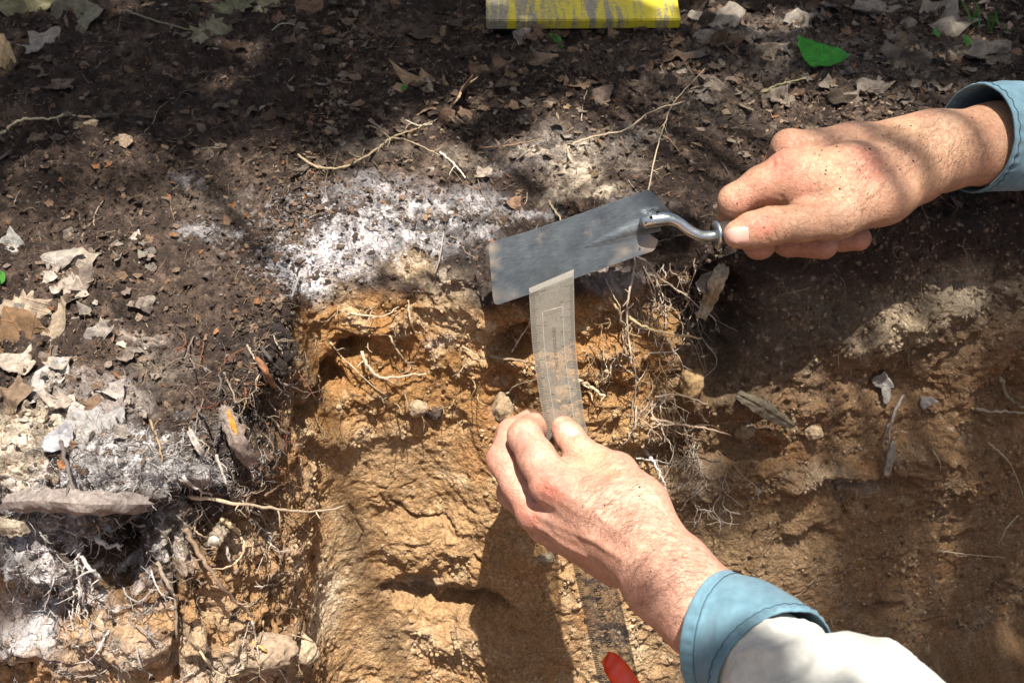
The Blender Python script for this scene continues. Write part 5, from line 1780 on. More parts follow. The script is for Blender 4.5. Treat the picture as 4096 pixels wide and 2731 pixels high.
for px, py, a, b, an, lb in [(541, 29, 4, 9, .5, "small bright green sprout leaf just below the yellow board"), (404, 88, 4, 2.5, .2, "tiny green leaf fleck left of the maple leaf"), (3, 278, 10, 4, .5, "light green leaf tip at the left edge"),
                             (38, 383, 6, 4, .1, "pale green leaf scrap inside the left leaf heap"), (556, 42, 3, 12, .75, "narrow green blade leaning from the sprout below the board"), (966, 44, 4, 9, .6, "small green leaf at the far right below the grass"), (935, 35, 4, 5, .2, "tiny light green leaf on the right litter")]:
    put_leaf("green_leaf", px, py, a, b, an, (0.07, 0.28, 0.035), lb, kind='oval', face=.6, curl=.2, crump=.04, lift=.004, mat=m_green)

LAND = [(440, 95, "the curled maple leaf"), (580, 87, "the tan torn leaf"), (818, 64, "the green leaf"), (583, 8, "the yellow board"), (208, 34, "the lobed grey-green leaf"), (40, 12, "the olive leaf in the corner"),
        (8, 66, "the bright tan leaf"), (40, 118, "the pale jointed root"), (20, 312, "the pale pointed leaf"), (58, 262, "the flat grey leaf"), (47, 385, "the silvery rolled leaf"), (14, 398, "the dark brown leaf"), (96, 428, "the bluish grey leaf"),
        (575, 172, "the pale sand patch"), (350, 240, "the ash band"), (300, 150, "the long curved root"), (660, 130, "the feathery stem"), (727, 22, "the pale hollow leaf"), (940, 24, "the large grey-brown leaf"), (985, 56, "the grey leaf by the right edge"),
        (905, 62, "the flat brown leaf"), (985, 24, "the grass tuft"), (960, 100, "the cuff of the trowel hand"), (760, 140, "the trowel hand"), (570, 210, "the trowel blade"), (550, 340, "the ruler"), (700, 300, "the wood chip"),
        (560, 450, "the ruler hand"), (690, 560, "the blue cuff"), (80, 503, "the grey stick"), (215, 535, "the cut root stub"), (120, 555, "the dark hollow"), (235, 435, "the split stick"), (265, 372, "the reddish twig"), (395, 375, "the pale bent root"),
        (270, 508, "the long pale root"), (265, 652, "the large grey clod"), (765, 408, "the mossy wood piece"), (880, 380, "the papery flake"), (890, 460, "the wood splinter"), (1000, 411, "the straight root at right"), (813, 432, "the round tan clod"),
        (504, 408, "the rooty clod"), (434, 412, "the charcoal lump"), (660, 420, "the hanging root tuft"), (130, 450, "the ashy left bank"), (40, 640, "the bottom left corner"), (970, 555, "the thin pale root low on the right")]


def where(px, py):
    x, y, nm = min(LAND, key=lambda q: math.hypot(q[0] - px, (q[1] - py) * 1.2))
    dx, dy = px - x, py - y
    if math.hypot(dx, dy) < 9:
        return "touching " + nm
    far = "just " if math.hypot(dx, dy) < 30 else "well " if math.hypot(dx, dy) > 75 else ""
    h = "right" if dx > 0 else "left"
    v = "below" if dy > 0 else "above"
    if abs(dx) > 2.2 * abs(dy):
        return far + h + " of " + nm
    if abs(dy) > 2.2 * abs(dx):
        return far + v + " " + nm
    return far + v + "-" + h + " of " + nm


def tint(c):
    m_, k = max(c), max(c) - min(c)
    base_ = "grey" if k < .25 * m_ else "reddish" if c[0] > 2.2 * c[2] and c[1] < .55 * c[0] else "brown"
    return ("dark " if m_ < .11 else "pale " if m_ > .30 else "") + base_


# litter fragments
rgl = random.Random(5)
zones = [((690, 1015), (2, 105), 95, (4, 15), [BRN, (0.2, 0.165, 0.135), GRY, (0.24, 0.2, 0.165), DRK], "brown leaf fragment in the litter at the upper right", "leaf fragments in the upper right litter"),
         ((470, 700), (26, 110), 60, (3, 11), [BRN, DRK, (0.15, 0.11, 0.085), TANL], "brown leaf fragment on the soil below the yellow board", "leaf fragments below the board"),
         ((10, 470), (2, 120), 60, (3, 13), [DRK, BRN, (0.14, 0.12, 0.085)], "dark leaf fragment on the shaded soil at the upper left", "leaf fragments on the shaded soil"),
         ((2, 160), (235, 440), 70, (4, 13), [GRY, (0.32, 0.27, 0.23), BRN, PAL, (0.24, 0.19, 0.16)], "grey leaf fragment in the heap at the left", "leaf fragments of the left heap"),
         ((160, 690), (120, 230), 46, (2.5, 6), [BRN, TANL, (0.26, 0.17, 0.11), DRK], "small leaf flake on the sunlit ground behind the pit edge", "leaf flakes behind the pit edge")]
for (x0, x1), (y0, y1), cnt, (r0, r1), cols_, lb, gp in zones:
    for k in range(cnt):
        r = rgl.uniform(r0, r1) * (0.6 if rgl.random() < .5 else 1)
        c = rgl.choice(cols_); f = rgl.uniform(.5, 1.1)
        lx, ly, la, lc = rgl.uniform(x0, x1), rgl.uniform(y0, y1), rgl.uniform(.8, 1.5), tuple(q * f for q in c)
        lb = " ".join([("tiny" if r < 4 else "small" if r < 7 else "middling" if r < 11 else "broad"), tint(lc), ("narrow leaf sliver" if la > 1.25 else "leaf fragment" if la > 1.0 else "roundish leaf scrap"), where(lx, ly)])
        put_leaf("leaf_fragment", lx, ly, r * la, r * rgl.uniform(.35, .7), rgl.uniform(-.6, .6), lc, lb, group=gp,
                 face=rgl.uniform(.05, .55), curl=rgl.uniform(.1, .9), crump=rgl.uniform(.1, .3), lift=rgl.uniform(.001, .005), seed=k * 7 + int(x0))

# ---- roots
ROOTC = (0.40, 0.31, 0.22)


def root(pts, r, colr, label, group=None, name="root", branch=0, seed=0, lift=0.6, hang=0.0, cat="root"):
    """pts: photo positions (x, y[, metres in front of the soil])"""
    rg = random.Random(seed * 31 + int(pts[0][0] * 3 + pts[0][1]))
    P2 = catmull([np.array([p[0], p[1], p[2] if len(p) > 2 else 0.0]) for p in pts], 6)
    P3, prev = [], None
    for q in P2:
        b3 = hit(q[0], q[1])
        s = (b3 - CAM_LOC) @ VD
        if prev is not None:
            s = min(max(s, prev - 0.006), prev + 0.006)
        prev = s
        P3.append(at(q[0], q[1], s - q[2] - r * lift * s / FPX))
    P3 = np.array(P3)
    P3[1:-1] = 0.5 * P3[1:-1] + 0.25 * (P3[:-2] + P3[2:])
    P3 += np.array([[rg.gauss(0, 1) for _ in range(3)] for _ in range(len(P3))]) * r * 0.3 * 0.8 / FPX
    rm = r * 0.8 / FPX
    mb = MB().tube(list(P3), np.linspace(rm, rm * 0.5, len(P3)) * np.array([rg.uniform(.85, 1.15) for _ in P3]), 7 if r > 1.4 else 5)
    for k in range(branch):
        i = rg.randrange(2, len(P3))
        d = np.array([rg.gauss(0, 1), rg.gauss(0, .6) - .5, rg.gauss(0, 1) - .6]); d /= np.linalg.norm(d)
        Lb = rg.uniform(6, 22) * 0.8 / FPX
        q, seg_ = P3[i], [P3[i]]
        for t in range(4):
            d = d + np.array([rg.gauss(0, .35) for _ in range(3)]); d /= np.linalg.norm(d)
            q = q + d * Lb / 4
            seg_.append(q)
        mb.tube(seg_, np.linspace(rm * .5, rm * .2, 5), 4)
    o = obj(name, mb.mesh(name), m_root, label=label, cat=cat, group=group)
    o.color = (*colr, 1)
    return o


PR, WR, BR, RR, GR = (0.48, 0.37, 0.25), (0.62, 0.55, 0.46), (0.22, 0.145, 0.09), (0.20, 0.075, 0.04), (0.34, 0.30, 0.27)
rl = [
    ([(362, 350, .01), (366, 362, .013), (375, 374, .014), (385, 378, .013), (405, 375, .011), (426, 373, .004)], 2.1, (0.52, 0.42, 0.30), "pale bent root across the middle of the orange wall", 2),
    ([(389, 335, .006), (397, 350, .010), (408, 363, .010), (417, 366, .004)], 1.3, PR, "short pale root above the bent one on the wall", 2),
    ([(350, 313, .008), (370, 316, .012), (385, 315, .012), (398, 307, .006)], 1.4, PR, "horizontal branching root at the upper left of the wall", 5),
    ([(408, 300, .004), (410, 318, .010), (415, 331, .012), (422, 332, .010)], 1.2, PR, "hooked thin root in the upper wall", 1),
    ([(404, 312, .002), (404, 326, .018), (406, 336, .026)], 1.0, BR, "straight dark rootlet standing out of the upper wall", 0),
    ([(462, 345, .003), (472, 352, .008), (480, 358, .006)], 1.2, PR, "small root stub right of the wall middle", 0),
    ([(330, 342, .004), (342, 357, .008), (352, 366, .006), (372, 385, .01), (388, 396, .004)], 1.0, PR, "thin root slanting down beside the bent root", 4),
    ([(188, 496, .01), (225, 501, .016), (270, 508, .02), (310, 511, .018), (346, 506, .014)], 1.9, (0.50, 0.39, 0.27), "long pale root reaching right from the left face", 5),
    ([(265, 495, .012), (280, 485, .012), (292, 480, .006)], 1.2, BR, "short brown root above the long pale one", 2),
    ([(186, 527, .012), (196, 548, .018), (212, 572, .02), (232, 597, .018), (252, 616, .01)], 2.5, (0.26, 0.18, 0.12), "thick brown root slanting down the left face", 5),
    ([(226, 520, .012), (240, 534, .018), (244, 548, .02), (236, 562, .02), (222, 568, .014)], 1.5, PR, "curled pale root looping beside the cut stub", 3),
    ([(222, 518, .014), (233, 526, .02), (240, 534, .016)], 2.8, (0.50, 0.38, 0.22), "stout yellow root end at the cut stub", 0),
    ([(226, 545, .016), (228, 556, .02), (232, 563, .014)], 1.8, (0.40, 0.34, 0.28), "short downward root below the cut stub", 1),
    ([(216, 455, .006), (222, 470, .012), (228, 487, .01)], 1.6, (0.42, 0.37, 0.33), "grey root above the long pale root on the left face", 2),
    ([(184, 478, .006), (195, 488, .014), (212, 494, .012)], 1.8, (0.45, 0.40, 0.36), "whitish root under the ash overhang at left", 1),
    ([(158, 562, .004), (165, 580, .012), (174, 596, .01), (178, 640, .008)], 2.0, (0.30, 0.24, 0.18), "vertical root between the dark hollow and the rusty face", 3),
    ([(96, 538, .02), (108, 546, .028), (121, 545, .024)], 2.6, (0.44, 0.42, 0.40), "pale stub sticking out of the dark hollow", 3),
    ([(74, 545, .01), (84, 560, .016), (95, 572, .018), (101, 578, .012)], 2.2, (0.42, 0.39, 0.37), "branched grey root on the rim of the dark hollow", 5),
    ([(76, 560, .006), (79, 580, .012), (84, 603, .008), (87, 612, .004)], 1.4, (0.46, 0.42, 0.40), "thin grey root hanging below the dark hollow", 1),
    ([(252, 620, .01), (258, 650, .014), (262, 682, .01)], 1.2, (0.44, 0.38, 0.33), "thin vertical root near the bottom of the left face", 3),
    ([(253, 641, .008), (268, 651, .014), (284, 655, .01)], 1.1, (0.62, 0.36, 0.09), "orange rootlet at the bottom of the left face", 0),
    ([(200, 650, .012), (212, 668, .02), (228, 676, .02), (240, 672, .012)], 1.2, (0.52, 0.42, 0.26), "arched yellowish rootlet at the bottom edge left", 0),
    ([(292, 634, .01), (310, 640, .022), (322, 645, .016)], 0.9, PR, "wispy rootlet sticking right near the bottom", 0),
    ([(0, 134, .004), (18, 121, .006), (36, 118, .006), (54, 118, .006), (66, 114, .004), (76, 116, .003)], 2.0, (0.50, 0.42, 0.28), "pale jointed root on the shaded soil at the left edge", 4),
    ([(298, 155, .003), (318, 167, .004), (345, 167, .004), (372, 152, .005), (390, 138, .006), (410, 131, .005), (432, 121, .003)], 1.7, (0.40, 0.31, 0.19), "long tan root curving over the soil behind the ash", 6),
    ([(390, 137, .006), (410, 141, .005), (440, 155, .003)], 1.2, (0.36, 0.27, 0.17), "thin tan root running right from the long curved one", 2),
    ([(370, 125, .003), (380, 130, .006), (390, 138, .006), (388, 146, .003)], 1.2, (0.36, 0.28, 0.18), "forked root at the bend of the long curved one", 4),
    ([(406, 120, .004), (418, 125, .006), (432, 124, .004)], 1.2, (0.62, 0.55, 0.44), "white rootlet under the maple leaf", 1),
    ([(440, 152, .003), (450, 160, .006), (460, 170, .006), (465, 178, .002)], 1.5, (0.62, 0.54, 0.43), "pale slanting root on the bright ash", 1),
    ([(572, 163, .002), (568, 152, .008), (572, 144, .008), (595, 136, .007), (625, 130, .006), (650, 112, .008), (684, 101, .003)], 1.7, (0.46, 0.37, 0.26), "long tan root arching over the pale sand patch", 3),
    ([(480, 148, .002), (510, 145, .004), (545, 138, .003)], 1.2, BR, "thin brown root left of the pale sand patch", 1),
    ([(649, 190, .003), (654, 160, .012), (663, 128, .02), (672, 105, .026), (690, 84, .03), (705, 68, .03)], 1.0, (0.40, 0.32, 0.22), "upright feathery dry stem above the trowel neck", 14),
    ([(655, 130, .004), (670, 140, .006), (680, 152, .003)], 1.2, BR, "short brown root right of the feathery stem", 0),
    ([(761, 93, .003), (775, 86, .008), (792, 81, .012), (806, 78, .012)], 1.9, (0.30, 0.27, 0.14), "tan stalk of the green leaf", 0),
    ([(768, 93, .003), (785, 94, .005), (800, 98, .003)], 0.9, (0.36, 0.29, 0.2), "thin dry stem below the green leaf stalk", 0),
    ([(625, 308, .004), (634, 321, .012), (652, 329, .02), (675, 334, .026), (702, 338, .03)], 2.0, (0.48, 0.36, 0.2), "thick tan root pointing right beside the ruler", 2),
    ([(610, 297, .004), (619, 312, .012), (626, 330, .016), (640, 336, .014)], 1.7, (0.42, 0.28, 0.14), "brown root curving down to the thick tan one", 2),
    ([(635, 258, .01), (633, 275, .02), (628, 300, .022), (627, 325, .024), (631, 350, .024), (636, 380, .022), (634, 410, .016)], 1.4, (0.42, 0.34, 0.26), "long root hanging straight down right of the ruler", 7),
    ([(636, 257, .01), (648, 262, .018), (658, 276, .02), (672, 286, .02), (690, 299, .024), (716, 320, .02)], 1.4, (0.42, 0.34, 0.27), "looping root from the trowel down to the wood chip", 6),
    ([(578, 380, .006), (590, 386, .014), (606, 396, .012)], 2.6, (0.58, 0.46, 0.30), "pale splintered root end right of the ruler", 3),
    ([(655, 397, .01), (678, 394, .02), (708, 404, .024)], 1.7, (0.40, 0.31, 0.23), "stiff root pointing right in the hanging tuft", 2),
    ([(650, 418, .01), (680, 424, .02), (708, 428, .024), (730, 434, .024)], 1.9, (0.36, 0.26, 0.19), "stiff brown root pointing right below the tuft", 2),
    ([(645, 449, .01), (654, 462, .016), (661, 475, .016), (667, 491, .012)], 1.7, (0.55, 0.52, 0.50), "white root behind the wrist of the ruler hand", 2),
    ([(634, 457, .008), (650, 459, .014), (670, 463, .012)], 1.1, (0.58, 0.52, 0.46), "thin white cross root behind the ruler hand", 3),
    ([(490, 357, .006), (520, 360, .012), (536, 365, .01)], 1.8, (0.26, 0.19, 0.12), "brown root crossing left of the ruler", 0),
    ([(512, 351, .006), (518, 341, .012), (530, 322, .014), (528, 318, .01)], 1.0, (0.56, 0.46, 0.34), "forked pale rootlet left of the ruler", 3),
    ([(507, 393, .006), (516, 385, .012), (535, 379, .012)], 1.2, (0.5, 0.41, 0.3), "pale rootlet above the clod left of the ruler", 4),
    ([(976, 408, .004), (995, 411, .012), (1026, 412, .016)], 2.2, (0.36, 0.31, 0.24), "pale straight root at the right edge of the shaded wall", 1),
    ([(1000, 376, .006), (1005, 392, .01), (1014, 402, .012), (1028, 408, .014)], 3.0, (0.24, 0.2, 0.13), "thick dull root above the straight one at right", 1),
    ([(988, 442, .004), (1000, 452, .01), (1012, 466, .014), (1024, 498, .012)], 1.4, (0.42, 0.35, 0.24), "thin root curving down the right edge", 3),
    ([(940, 550, .004), (962, 553, .01), (980, 555, .01), (1006, 557, .004)], 1.1, (0.40, 0.32, 0.22), "thin pale root low on the right wall", 2),
    ([(1018, 515, .006), (1006, 528, .012), (998, 545, .008)], 1.2, (0.42, 0.36, 0.24), "hooked pale rootlet at the lower right", 3),
    ([(932, 448, .004), (939, 460, .008), (941, 470, .004)], 1.1, (0.42, 0.34, 0.24), "small yellow root in the right wall", 0),
    ([(903, 395, .004), (893, 415, .012), (888, 440, .012), (885, 470, .008)], 2.0, (0.26, 0.23, 0.19), "grey branching root in the hollow of the right wall", 8),
    ([(886, 200, .006), (881, 216, .01), (878, 232, .006)], 1.3, (0.16, 0.14, 0.09), "dim root hanging below the trowel hand", 0),
    ([(915, 195, .004), (924, 210, .008), (930, 228, .004)], 1.0, (0.16, 0.12, 0.09), "dim rootlet under the forearm at right", 1),
    ([(60, 440, .01), (70, 475, .02), (78, 505, .024), (88, 525, .014)], 1.8, (0.12, 0.10, 0.09), "dark twig hanging over the left face", 1),
    ([(150, 420, .006), (158, 440, .01), (162, 462, .006)], 1.4, (0.30, 0.21, 0.13), "brown twig on the left bank", 2),
    ([(220, 410, .004), (219, 425, .010), (214, 448, .008)], 1.6, (0.10, 0.09, 0.085), "black twig on the rooty edge of the left bank", 0),
    ([(262, 347, .004), (272, 362, .012), (283, 374, .008)], 2.0, (0.07, 0.06, 0.055), "black root at the corner of the left bank", 1),
    ([(300, 272, .006), (296, 286, .012), (292, 296, .01)], 1.3, (0.5, 0.47, 0.45), "white rootlet at the corner of the ash band", 3),
    ([(444, 232, .004), (440, 255, .01), (435, 275, .006)], 1.1, (0.36, 0.32, 0.28), "thin grey root hanging left of the trowel", 2),
    ([(548, 200, .003), (556, 212, .006), (562, 222, .004)], 1.6, (0.42, 0.33, 0.2), "tan twig running under the trowel blade", 0),
    ([(800, 2, .006), (808, 20, .012), (818, 42, .006)], 1.4, (0.13, 0.115, 0.10), "dark thin twig in the upper right litter", 0),
    ([(126, 10, .006), (165, 24, .012), (205, 32, .01)], 1.7, (0.22, 0.21, 0.13), "dim twig leading to the lobed grey-green leaf", 1),
    ([(272, 30, .004), (285, 23, .008), (308, 29, .004)], 1.1, (0.32, 0.34, 0.24), "pale arched stem in the shade at the top", 0),
]
for k, (pts, r, c, lb, br_) in enumerate(rl):
    root(pts, r, tuple(q * .82 for q in c), lb, branch=br_, seed=k, cat="twig" if "twig" in lb else "stem" if ("stem" in lb or "stalk" in lb) else "root", name="twig" if "twig" in lb else "plant_stem" if ("stem" in lb or "stalk" in lb) else "root")

rgr = random.Random(17)


def tuft(n_, xr, yr, ln, rr_, cols_, lb, gp, down=(0.15, 1.0), out=(.004, .02), br_=3, spread=.5):
    for k in range(n_):
        x, y = rgr.uniform(*xr), rgr.uniform(*yr)
        L_ = rgr.uniform(*ln)
        a = math.atan2(down[1], down[0]) + rgr.gauss(0, spread)
        pts = []
        o_ = rgr.uniform(*out)
        for t in range(4):
            pts.append((x, y, o_ * min(1, t * .6)))
            x += math.cos(a) * L_ / 3; y += math.sin(a) * L_ / 3
            a += rgr.gauss(0, .5)
        c = rgr.choice(cols_); f = rgr.uniform(.5, 1.0)
        rc, rw = tuple(q * f for q in c), rgr.uniform(*rr_)
        mx_, my_ = pts[2][0], pts[2][1]
        run = "upright" if abs(pts[3][1] - pts[0][1]) > 2 * abs(pts[3][0] - pts[0][0]) else "level" if abs(pts[3][0] - pts[0][0]) > 2 * abs(pts[3][1] - pts[0][1]) else "slanting"
        lb = " ".join([("short" if L_ < 20 else "long" if L_ > 36 else "middling"), run, tint(rc), "rootlet", where(mx_, my_)])
        root(pts, rw, rc, lb, gp, "rootlet", br_, k)


tuft(34, (632, 700), (385, 455), (20, 55), (.5, 1.1), [(0.42, 0.34, 0.26), (0.5, 0.43, 0.35), (0.3, 0.22, 0.15)], "fine rootlet of the tuft hanging right of the ruler hand", "rootlets of the hanging tuft", br_=5)
tuft(16, (690, 735), (440, 520), (20, 50), (.5, 1.0), [(0.38, 0.31, 0.25), (0.46, 0.4, 0.34)], "fine rootlet of the lower tuft right of the wrist", "rootlets of the lower tuft", br_=5)
tuft(22, (600, 700), (262, 340), (36, 95), (.5, 1.15), [(0.40, 0.32, 0.24), (0.28, 0.2, 0.14), (0.46, 0.39, 0.31)], "root draping", "roots draping below the trowel", br_=4, spread=.35)
tuft(32, (580, 665), (300, 380), (14, 40), (.45, .95), [(0.44, 0.35, 0.25), (0.34, 0.22, 0.12)], "thin rootlet on the wall right of the ruler", "rootlets right of the ruler", br_=3)
tuft(14, (655, 715), (255, 300), (14, 34), (.5, 1.1), [(0.40, 0.35, 0.30), (0.26, 0.2, 0.15)], "rootlet hanging under the trowel neck", "rootlets under the trowel neck", br_=4)
tuft(26, (300, 480), (300, 440), (8, 26), (.4, .8), [PR, (0.44, 0.33, 0.2)], "short rootlet on the orange wall", "short rootlets on the orange wall", out=(.008, .026), br_=1)
tuft(40, (185, 300), (330, 470), (16, 44), (.5, 1.3), [(0.20, 0.15, 0.12), (0.1, 0.08, 0.07), (0.34, 0.27, 0.2), RR], "root in the dark rooty edge of the left bank", "roots of the dark left edge", br_=3, spread=.9)
tuft(44, (185, 300), (480, 680), (16, 46), (.5, 1.2), [(0.38, 0.28, 0.18), (0.28, 0.2, 0.13), (0.46, 0.4, 0.34)], "rootlet on the rusty left face", "rootlets of the rusty left face", br_=4, spread=.8)
tuft(34, (5, 170), (480, 670), (14, 40), (.5, 1.3), [(0.40, 0.37, 0.35), (0.3, 0.27, 0.25), (0.46, 0.42, 0.4)], "grey rootlet on the ashy lower left face", "rootlets of the ashy lower left face", br_=5, spread=.7)
tuft(40, (20, 640), (120, 240), (12, 42), (.35, .8), [(0.32, 0.25, 0.17), (0.2, 0.15, 0.1), (0.4, 0.32, 0.24)], "thin root lying on the soil behind the pit edge", "thin roots behind the pit edge", down=(1, .2), out=(.001, .003), br_=1, spread=1.5)
tuft(24, (740, 1010), (230, 620), (12, 36), (.4, .9), [(0.28, 0.22, 0.15), (0.2, 0.16, 0.11)], "thin root in the shaded right wall", "thin roots of the shaded wall", br_=2, spread=.8)


# ---- sticks and chips with a body of their own
def stick(name, pts, rad, colr, label, cat, ends=True, sides=12, knob=.12, seed=0, split=False):
    rg = random.Random(seed)
    P3 = []
    for p in pts:
        b3 = hit(p[0], p[1]); s = (b3 - CAM_LOC) @ VD
        P3.append(at(p[0], p[1], s - p[2]))
    sm = min(P3, key=lambda q: (q - CAM_LOC) @ VD)
    P3 = catmull(P3, 9)
    rr_ = np.interp(np.linspace(0, 1, len(P3)), np.linspace(0, 1, len(rad)), rad) * 0.8 / FPX
    sides = 18
    mb = MB().tube(P3, rr_, sides)
    prof_ = [knob * (math.sin(j * 2 * math.pi / sides * 3 + seed) + .8 * math.sin(j * 2 * math.pi / sides * 7 + 2 * seed)) + rg.gauss(0, knob * .6) - (.35 if split and j % 6 == 0 else 0) for j in range(sides)]
    endj = [rg.uniform(-.9, .9) for _ in range(sides)]
    dE = [(P3[1] - P3[0]), (P3[-1] - P3[-2])]
    for i, v in enumerate(mb.v):
        r_i = min(i // sides, len(P3) - 1)
        c = P3[r_i]
        j = i % sides
        mb.v[i] = c + (v - c) * (1 + prof_[j] + rg.gauss(0, knob * .35) + knob * math.sin(r_i * 1.1 + j))
        if r_i == 0:
            mb.v[i] = mb.v[i] + dE[0] * endj[j] * .8
        if r_i == len(P3) - 1:
            mb.v[i] = mb.v[i] + dE[1] * endj[j] * .8
    me_ = mb.mesh(name)
    me_.set_sharp_from_angle(angle=0.6)
    o = obj(name, me_, m_stick, label=label, cat=cat)
    o.color = (*colr, 1)
    return o


stick("stick", [(12, 502, .012), (50, 500, .02), (95, 503, .022), (146, 503, .016)], [8, 9, 9, 7], (0.24, 0.20, 0.18), "weathered grey stick lying across the left face", "stick", seed=1)
stick("stick", [(0, 524, .012), (12, 526, .016), (26, 526, .012)], [7, 7.5, 6], (0.34, 0.28, 0.21), "short pale stick end at the left edge", "stick", seed=2)
st = stick("stick", [(224, 408, .006), (229, 422, .014), (237, 440, .018), (249, 461, .014)], [4.5, 6.5, 6.5, 6], (0.26, 0.20, 0.17), "thick broken stick with an orange split in the dark rooty edge", "stick", seed=3)
sp3 = stick("split_wood", [(228, 410, .020), (233, 424, .026), (237, 434, .026)], [1.2, 2.6, 1.0], (0.55, 0.27, 0.05), None, None, seed=4)
attach(sp3, st)
stub = stick("root_stub", [(224, 524, .006), (219, 532, .022), (214, 540, .034)], [6, 6.2, 6], (0.30, 0.24, 0.18), "cut root stub with a pale round end on the left face", "root", seed=5)
c0 = stub.data.vertices[-1].co
cut_c = np.mean([np.array(v.co) for v in list(stub.data.vertices)[-18:]], 0)
prev_c = np.mean([np.array(v.co) for v in list(stub.data.vertices)[-36:-18]], 0)
cd = (cut_c - prev_c) / np.linalg.norm(cut_c - prev_c)
ce = obj("cut_end", MB().tube([cut_c + cd * 0.0002, cut_c + cd * 0.0009], 5 * 0.8 / FPX, 14).mesh("cut_end"), m_stick)
ce.color = (0.62, 0.56, 0.47, 1)
attach(ce, stub)
stick("twig", [(257, 358, .01), (265, 370, .016), (273, 386, .012)], [2.2, 2.8, 2.0], (0.26, 0.12, 0.06), "reddish brown broken twig at the corner of the left bank", "twig", seed=6)
stick("twig", [(190, 432, .01), (197, 445, .014), (206, 458, .01)], [2.6, 2.8, 2.2], (0.34, 0.30, 0.27), "grey knobbly twig on the left bank", "twig", seed=7)
stick("twig", [(270, 380, .008), (278, 388, .012)], [1.6, 1.2], (0.1, 0.08, 0.07), "tiny black twig end beside the reddish one", "twig", seed=8)
chip = stick("wood_chip", [(723, 268, .03), (717, 282, .032), (709, 300, .034), (701, 318, .034)], [7, 8.5, 8, 5.5], (0.42, 0.34, 0.23), "weathered wood chip hanging under the trowel neck", "wood", seed=9, split=True, knob=.1)
fl = put_leaf("bark_flap", 705, 279, 16, 9, .35, (0.24, 0.21, 0.18), None, cat=None, face=.8, curl=.35, crump=.18, depth=((hit(706, 281) - CAM_LOC) @ VD) - .046, thick=.0012)
fl.parent = chip
stick("wood_piece", [(738, 394, .012), (755, 403, .018), (770, 412, .02), (790, 424, .016)], [5, 8, 9, 5], (0.20, 0.17, 0.12), "mossy broken wood piece in the shaded wall", "wood", seed=10, split=True)
stick("wood_piece", [(893, 442, .01), (890, 455, .016), (886, 474, .012)], [3, 5, 4], (0.24, 0.21, 0.17), "upright grey wood splinter in the hollow of the right wall", "wood", seed=11)
stick("bark_strip", [(500, 10, .002), (520, 12, .003)], [1, 1], (0.1, 0.08, 0.06), "thin bark strip at the foot of the yellow board", "bark", seed=12)
for px, py, a, b, lb in [(880, 377, 12, 9, "grey papery flake stuck in the right wall"), (882, 398, 8, 9, "smaller grey flake below the papery one"), (924, 401, 9, 8, "pale flat chip in the right wall")]:
    put_leaf("bark_flake", px, py, a, b, .2, (0.28, 0.265, 0.25), lb, cat="bark", face=.9, curl=.3, crump=.2, lift=.008, thick=.001)


def stone(px, py, r, colr, label, cat="clod", seed=0, sq=(1, .8, .9), lift=.08):
    rg = np.random.default_rng(seed)
    bmx = bmesh.new(); bmesh.ops.create_icosphere(bmx, subdivisions=4, radius=1.0)
    v = np.array([q.co[:] for q in bmx.verts]); f = np.array([[q.index for q in g.verts] for g in bmx.faces]); bmx.free()
    p = hit(px, py); s = (p - CAM_LOC) @ VD
    rm = r * s / FPX
    v = v * (1 + 0.42 * fbm(v + seed * 3.1, 0.9, 2, seed) + .30 * (0.5 - np.abs(fbm(v + seed, .38, 2, seed + 3))) + .12 * fbm(v, .14, 2, seed + 4))[:, None] * np.array(sq)
    o = obj("soil_clod" if cat == "clod" else "stone", mesh_np("clod", v * rm + p + snormal(px, py) * rm * lift, f), m_stick, label=label, cat=cat)
    o.color = (*colr, 1)


stone(504, 406, 14, (0.30, 0.215, 0.135), "rooty soil clod left of the ruler", seed=1, sq=(.8, .9, 1.25), lift=.05)
stone(813, 432, 8, (0.36, 0.27, 0.17), "round tan clod in the shaded wall", seed=2)
stone(418, 408, 9, (0.36, 0.27, 0.18), "small crumbly clod in the middle of the orange wall", seed=3)
stone(434, 412, 8, (0.08, 0.055, 0.045), "dark charcoal lump beside the small clod", seed=4)
stone(547, 556, 6.5, (0.32, 0.27, 0.2), "small grey stone in the shadow of the wrist", "stone", seed=5, sq=(1, .7, .9))
stone(692, 382, 15, (0.30, 0.2, 0.1), "ochre clod at the edge of the shaded recess", seed=6, sq=(.8, .9, 1.1))
stone(265, 652, 22, (0.29, 0.21, 0.145), "large grey-brown clod low on the left face", seed=7, sq=(1.2, .8, .7))
stone(745, 430, 9, (0.22, 0.17, 0.11), "dull clod below the mossy wood piece", seed=8)
stone(303, 650, 14, (0.44, 0.34, 0.23), "pale clod beside the large grey one", seed=9, sq=(.8, .8, 1.1))

# ---- painted board at the top
m_brd, n, l, b = new_mat("yellow_painted_wood")
tc = n.new("ShaderNodeTexCoord")
mp = n.new("ShaderNodeMapping"); mp.inputs["Scale"].default_value = (60, 7, 7); mp.inputs["Rotation"].default_value = (0, 0, 0.12)
l.new(tc.outputs["Object"], mp.inputs[0])
nt = n.new("ShaderNodeTexNoise"); nt.inputs["Scale"].default_value = 1.0; nt.inputs["Detail"].default_value = 5; nt.inputs["Roughness"].default_value = .62; nt.inputs["Distortion"].default_value = .8
l.new(mp.outputs[0], nt.inputs["Vector"])
fine_n = noise_node(n, l, 260, 5, 0.7)
gy = ramp(n, l, fine_n.outputs[0], [(0.3, (0.16, 0.14, 0.10)), (0.7, (0.34, 0.30, 0.22))])
ma = n.new("ShaderNodeMath"); ma.operation = 'MULTIPLY_ADD'; ma.inputs[1].default_value = .35
l.new(fine_n.outputs[0], ma.inputs[0]); l.new(nt.outputs[0], ma.inputs[2])
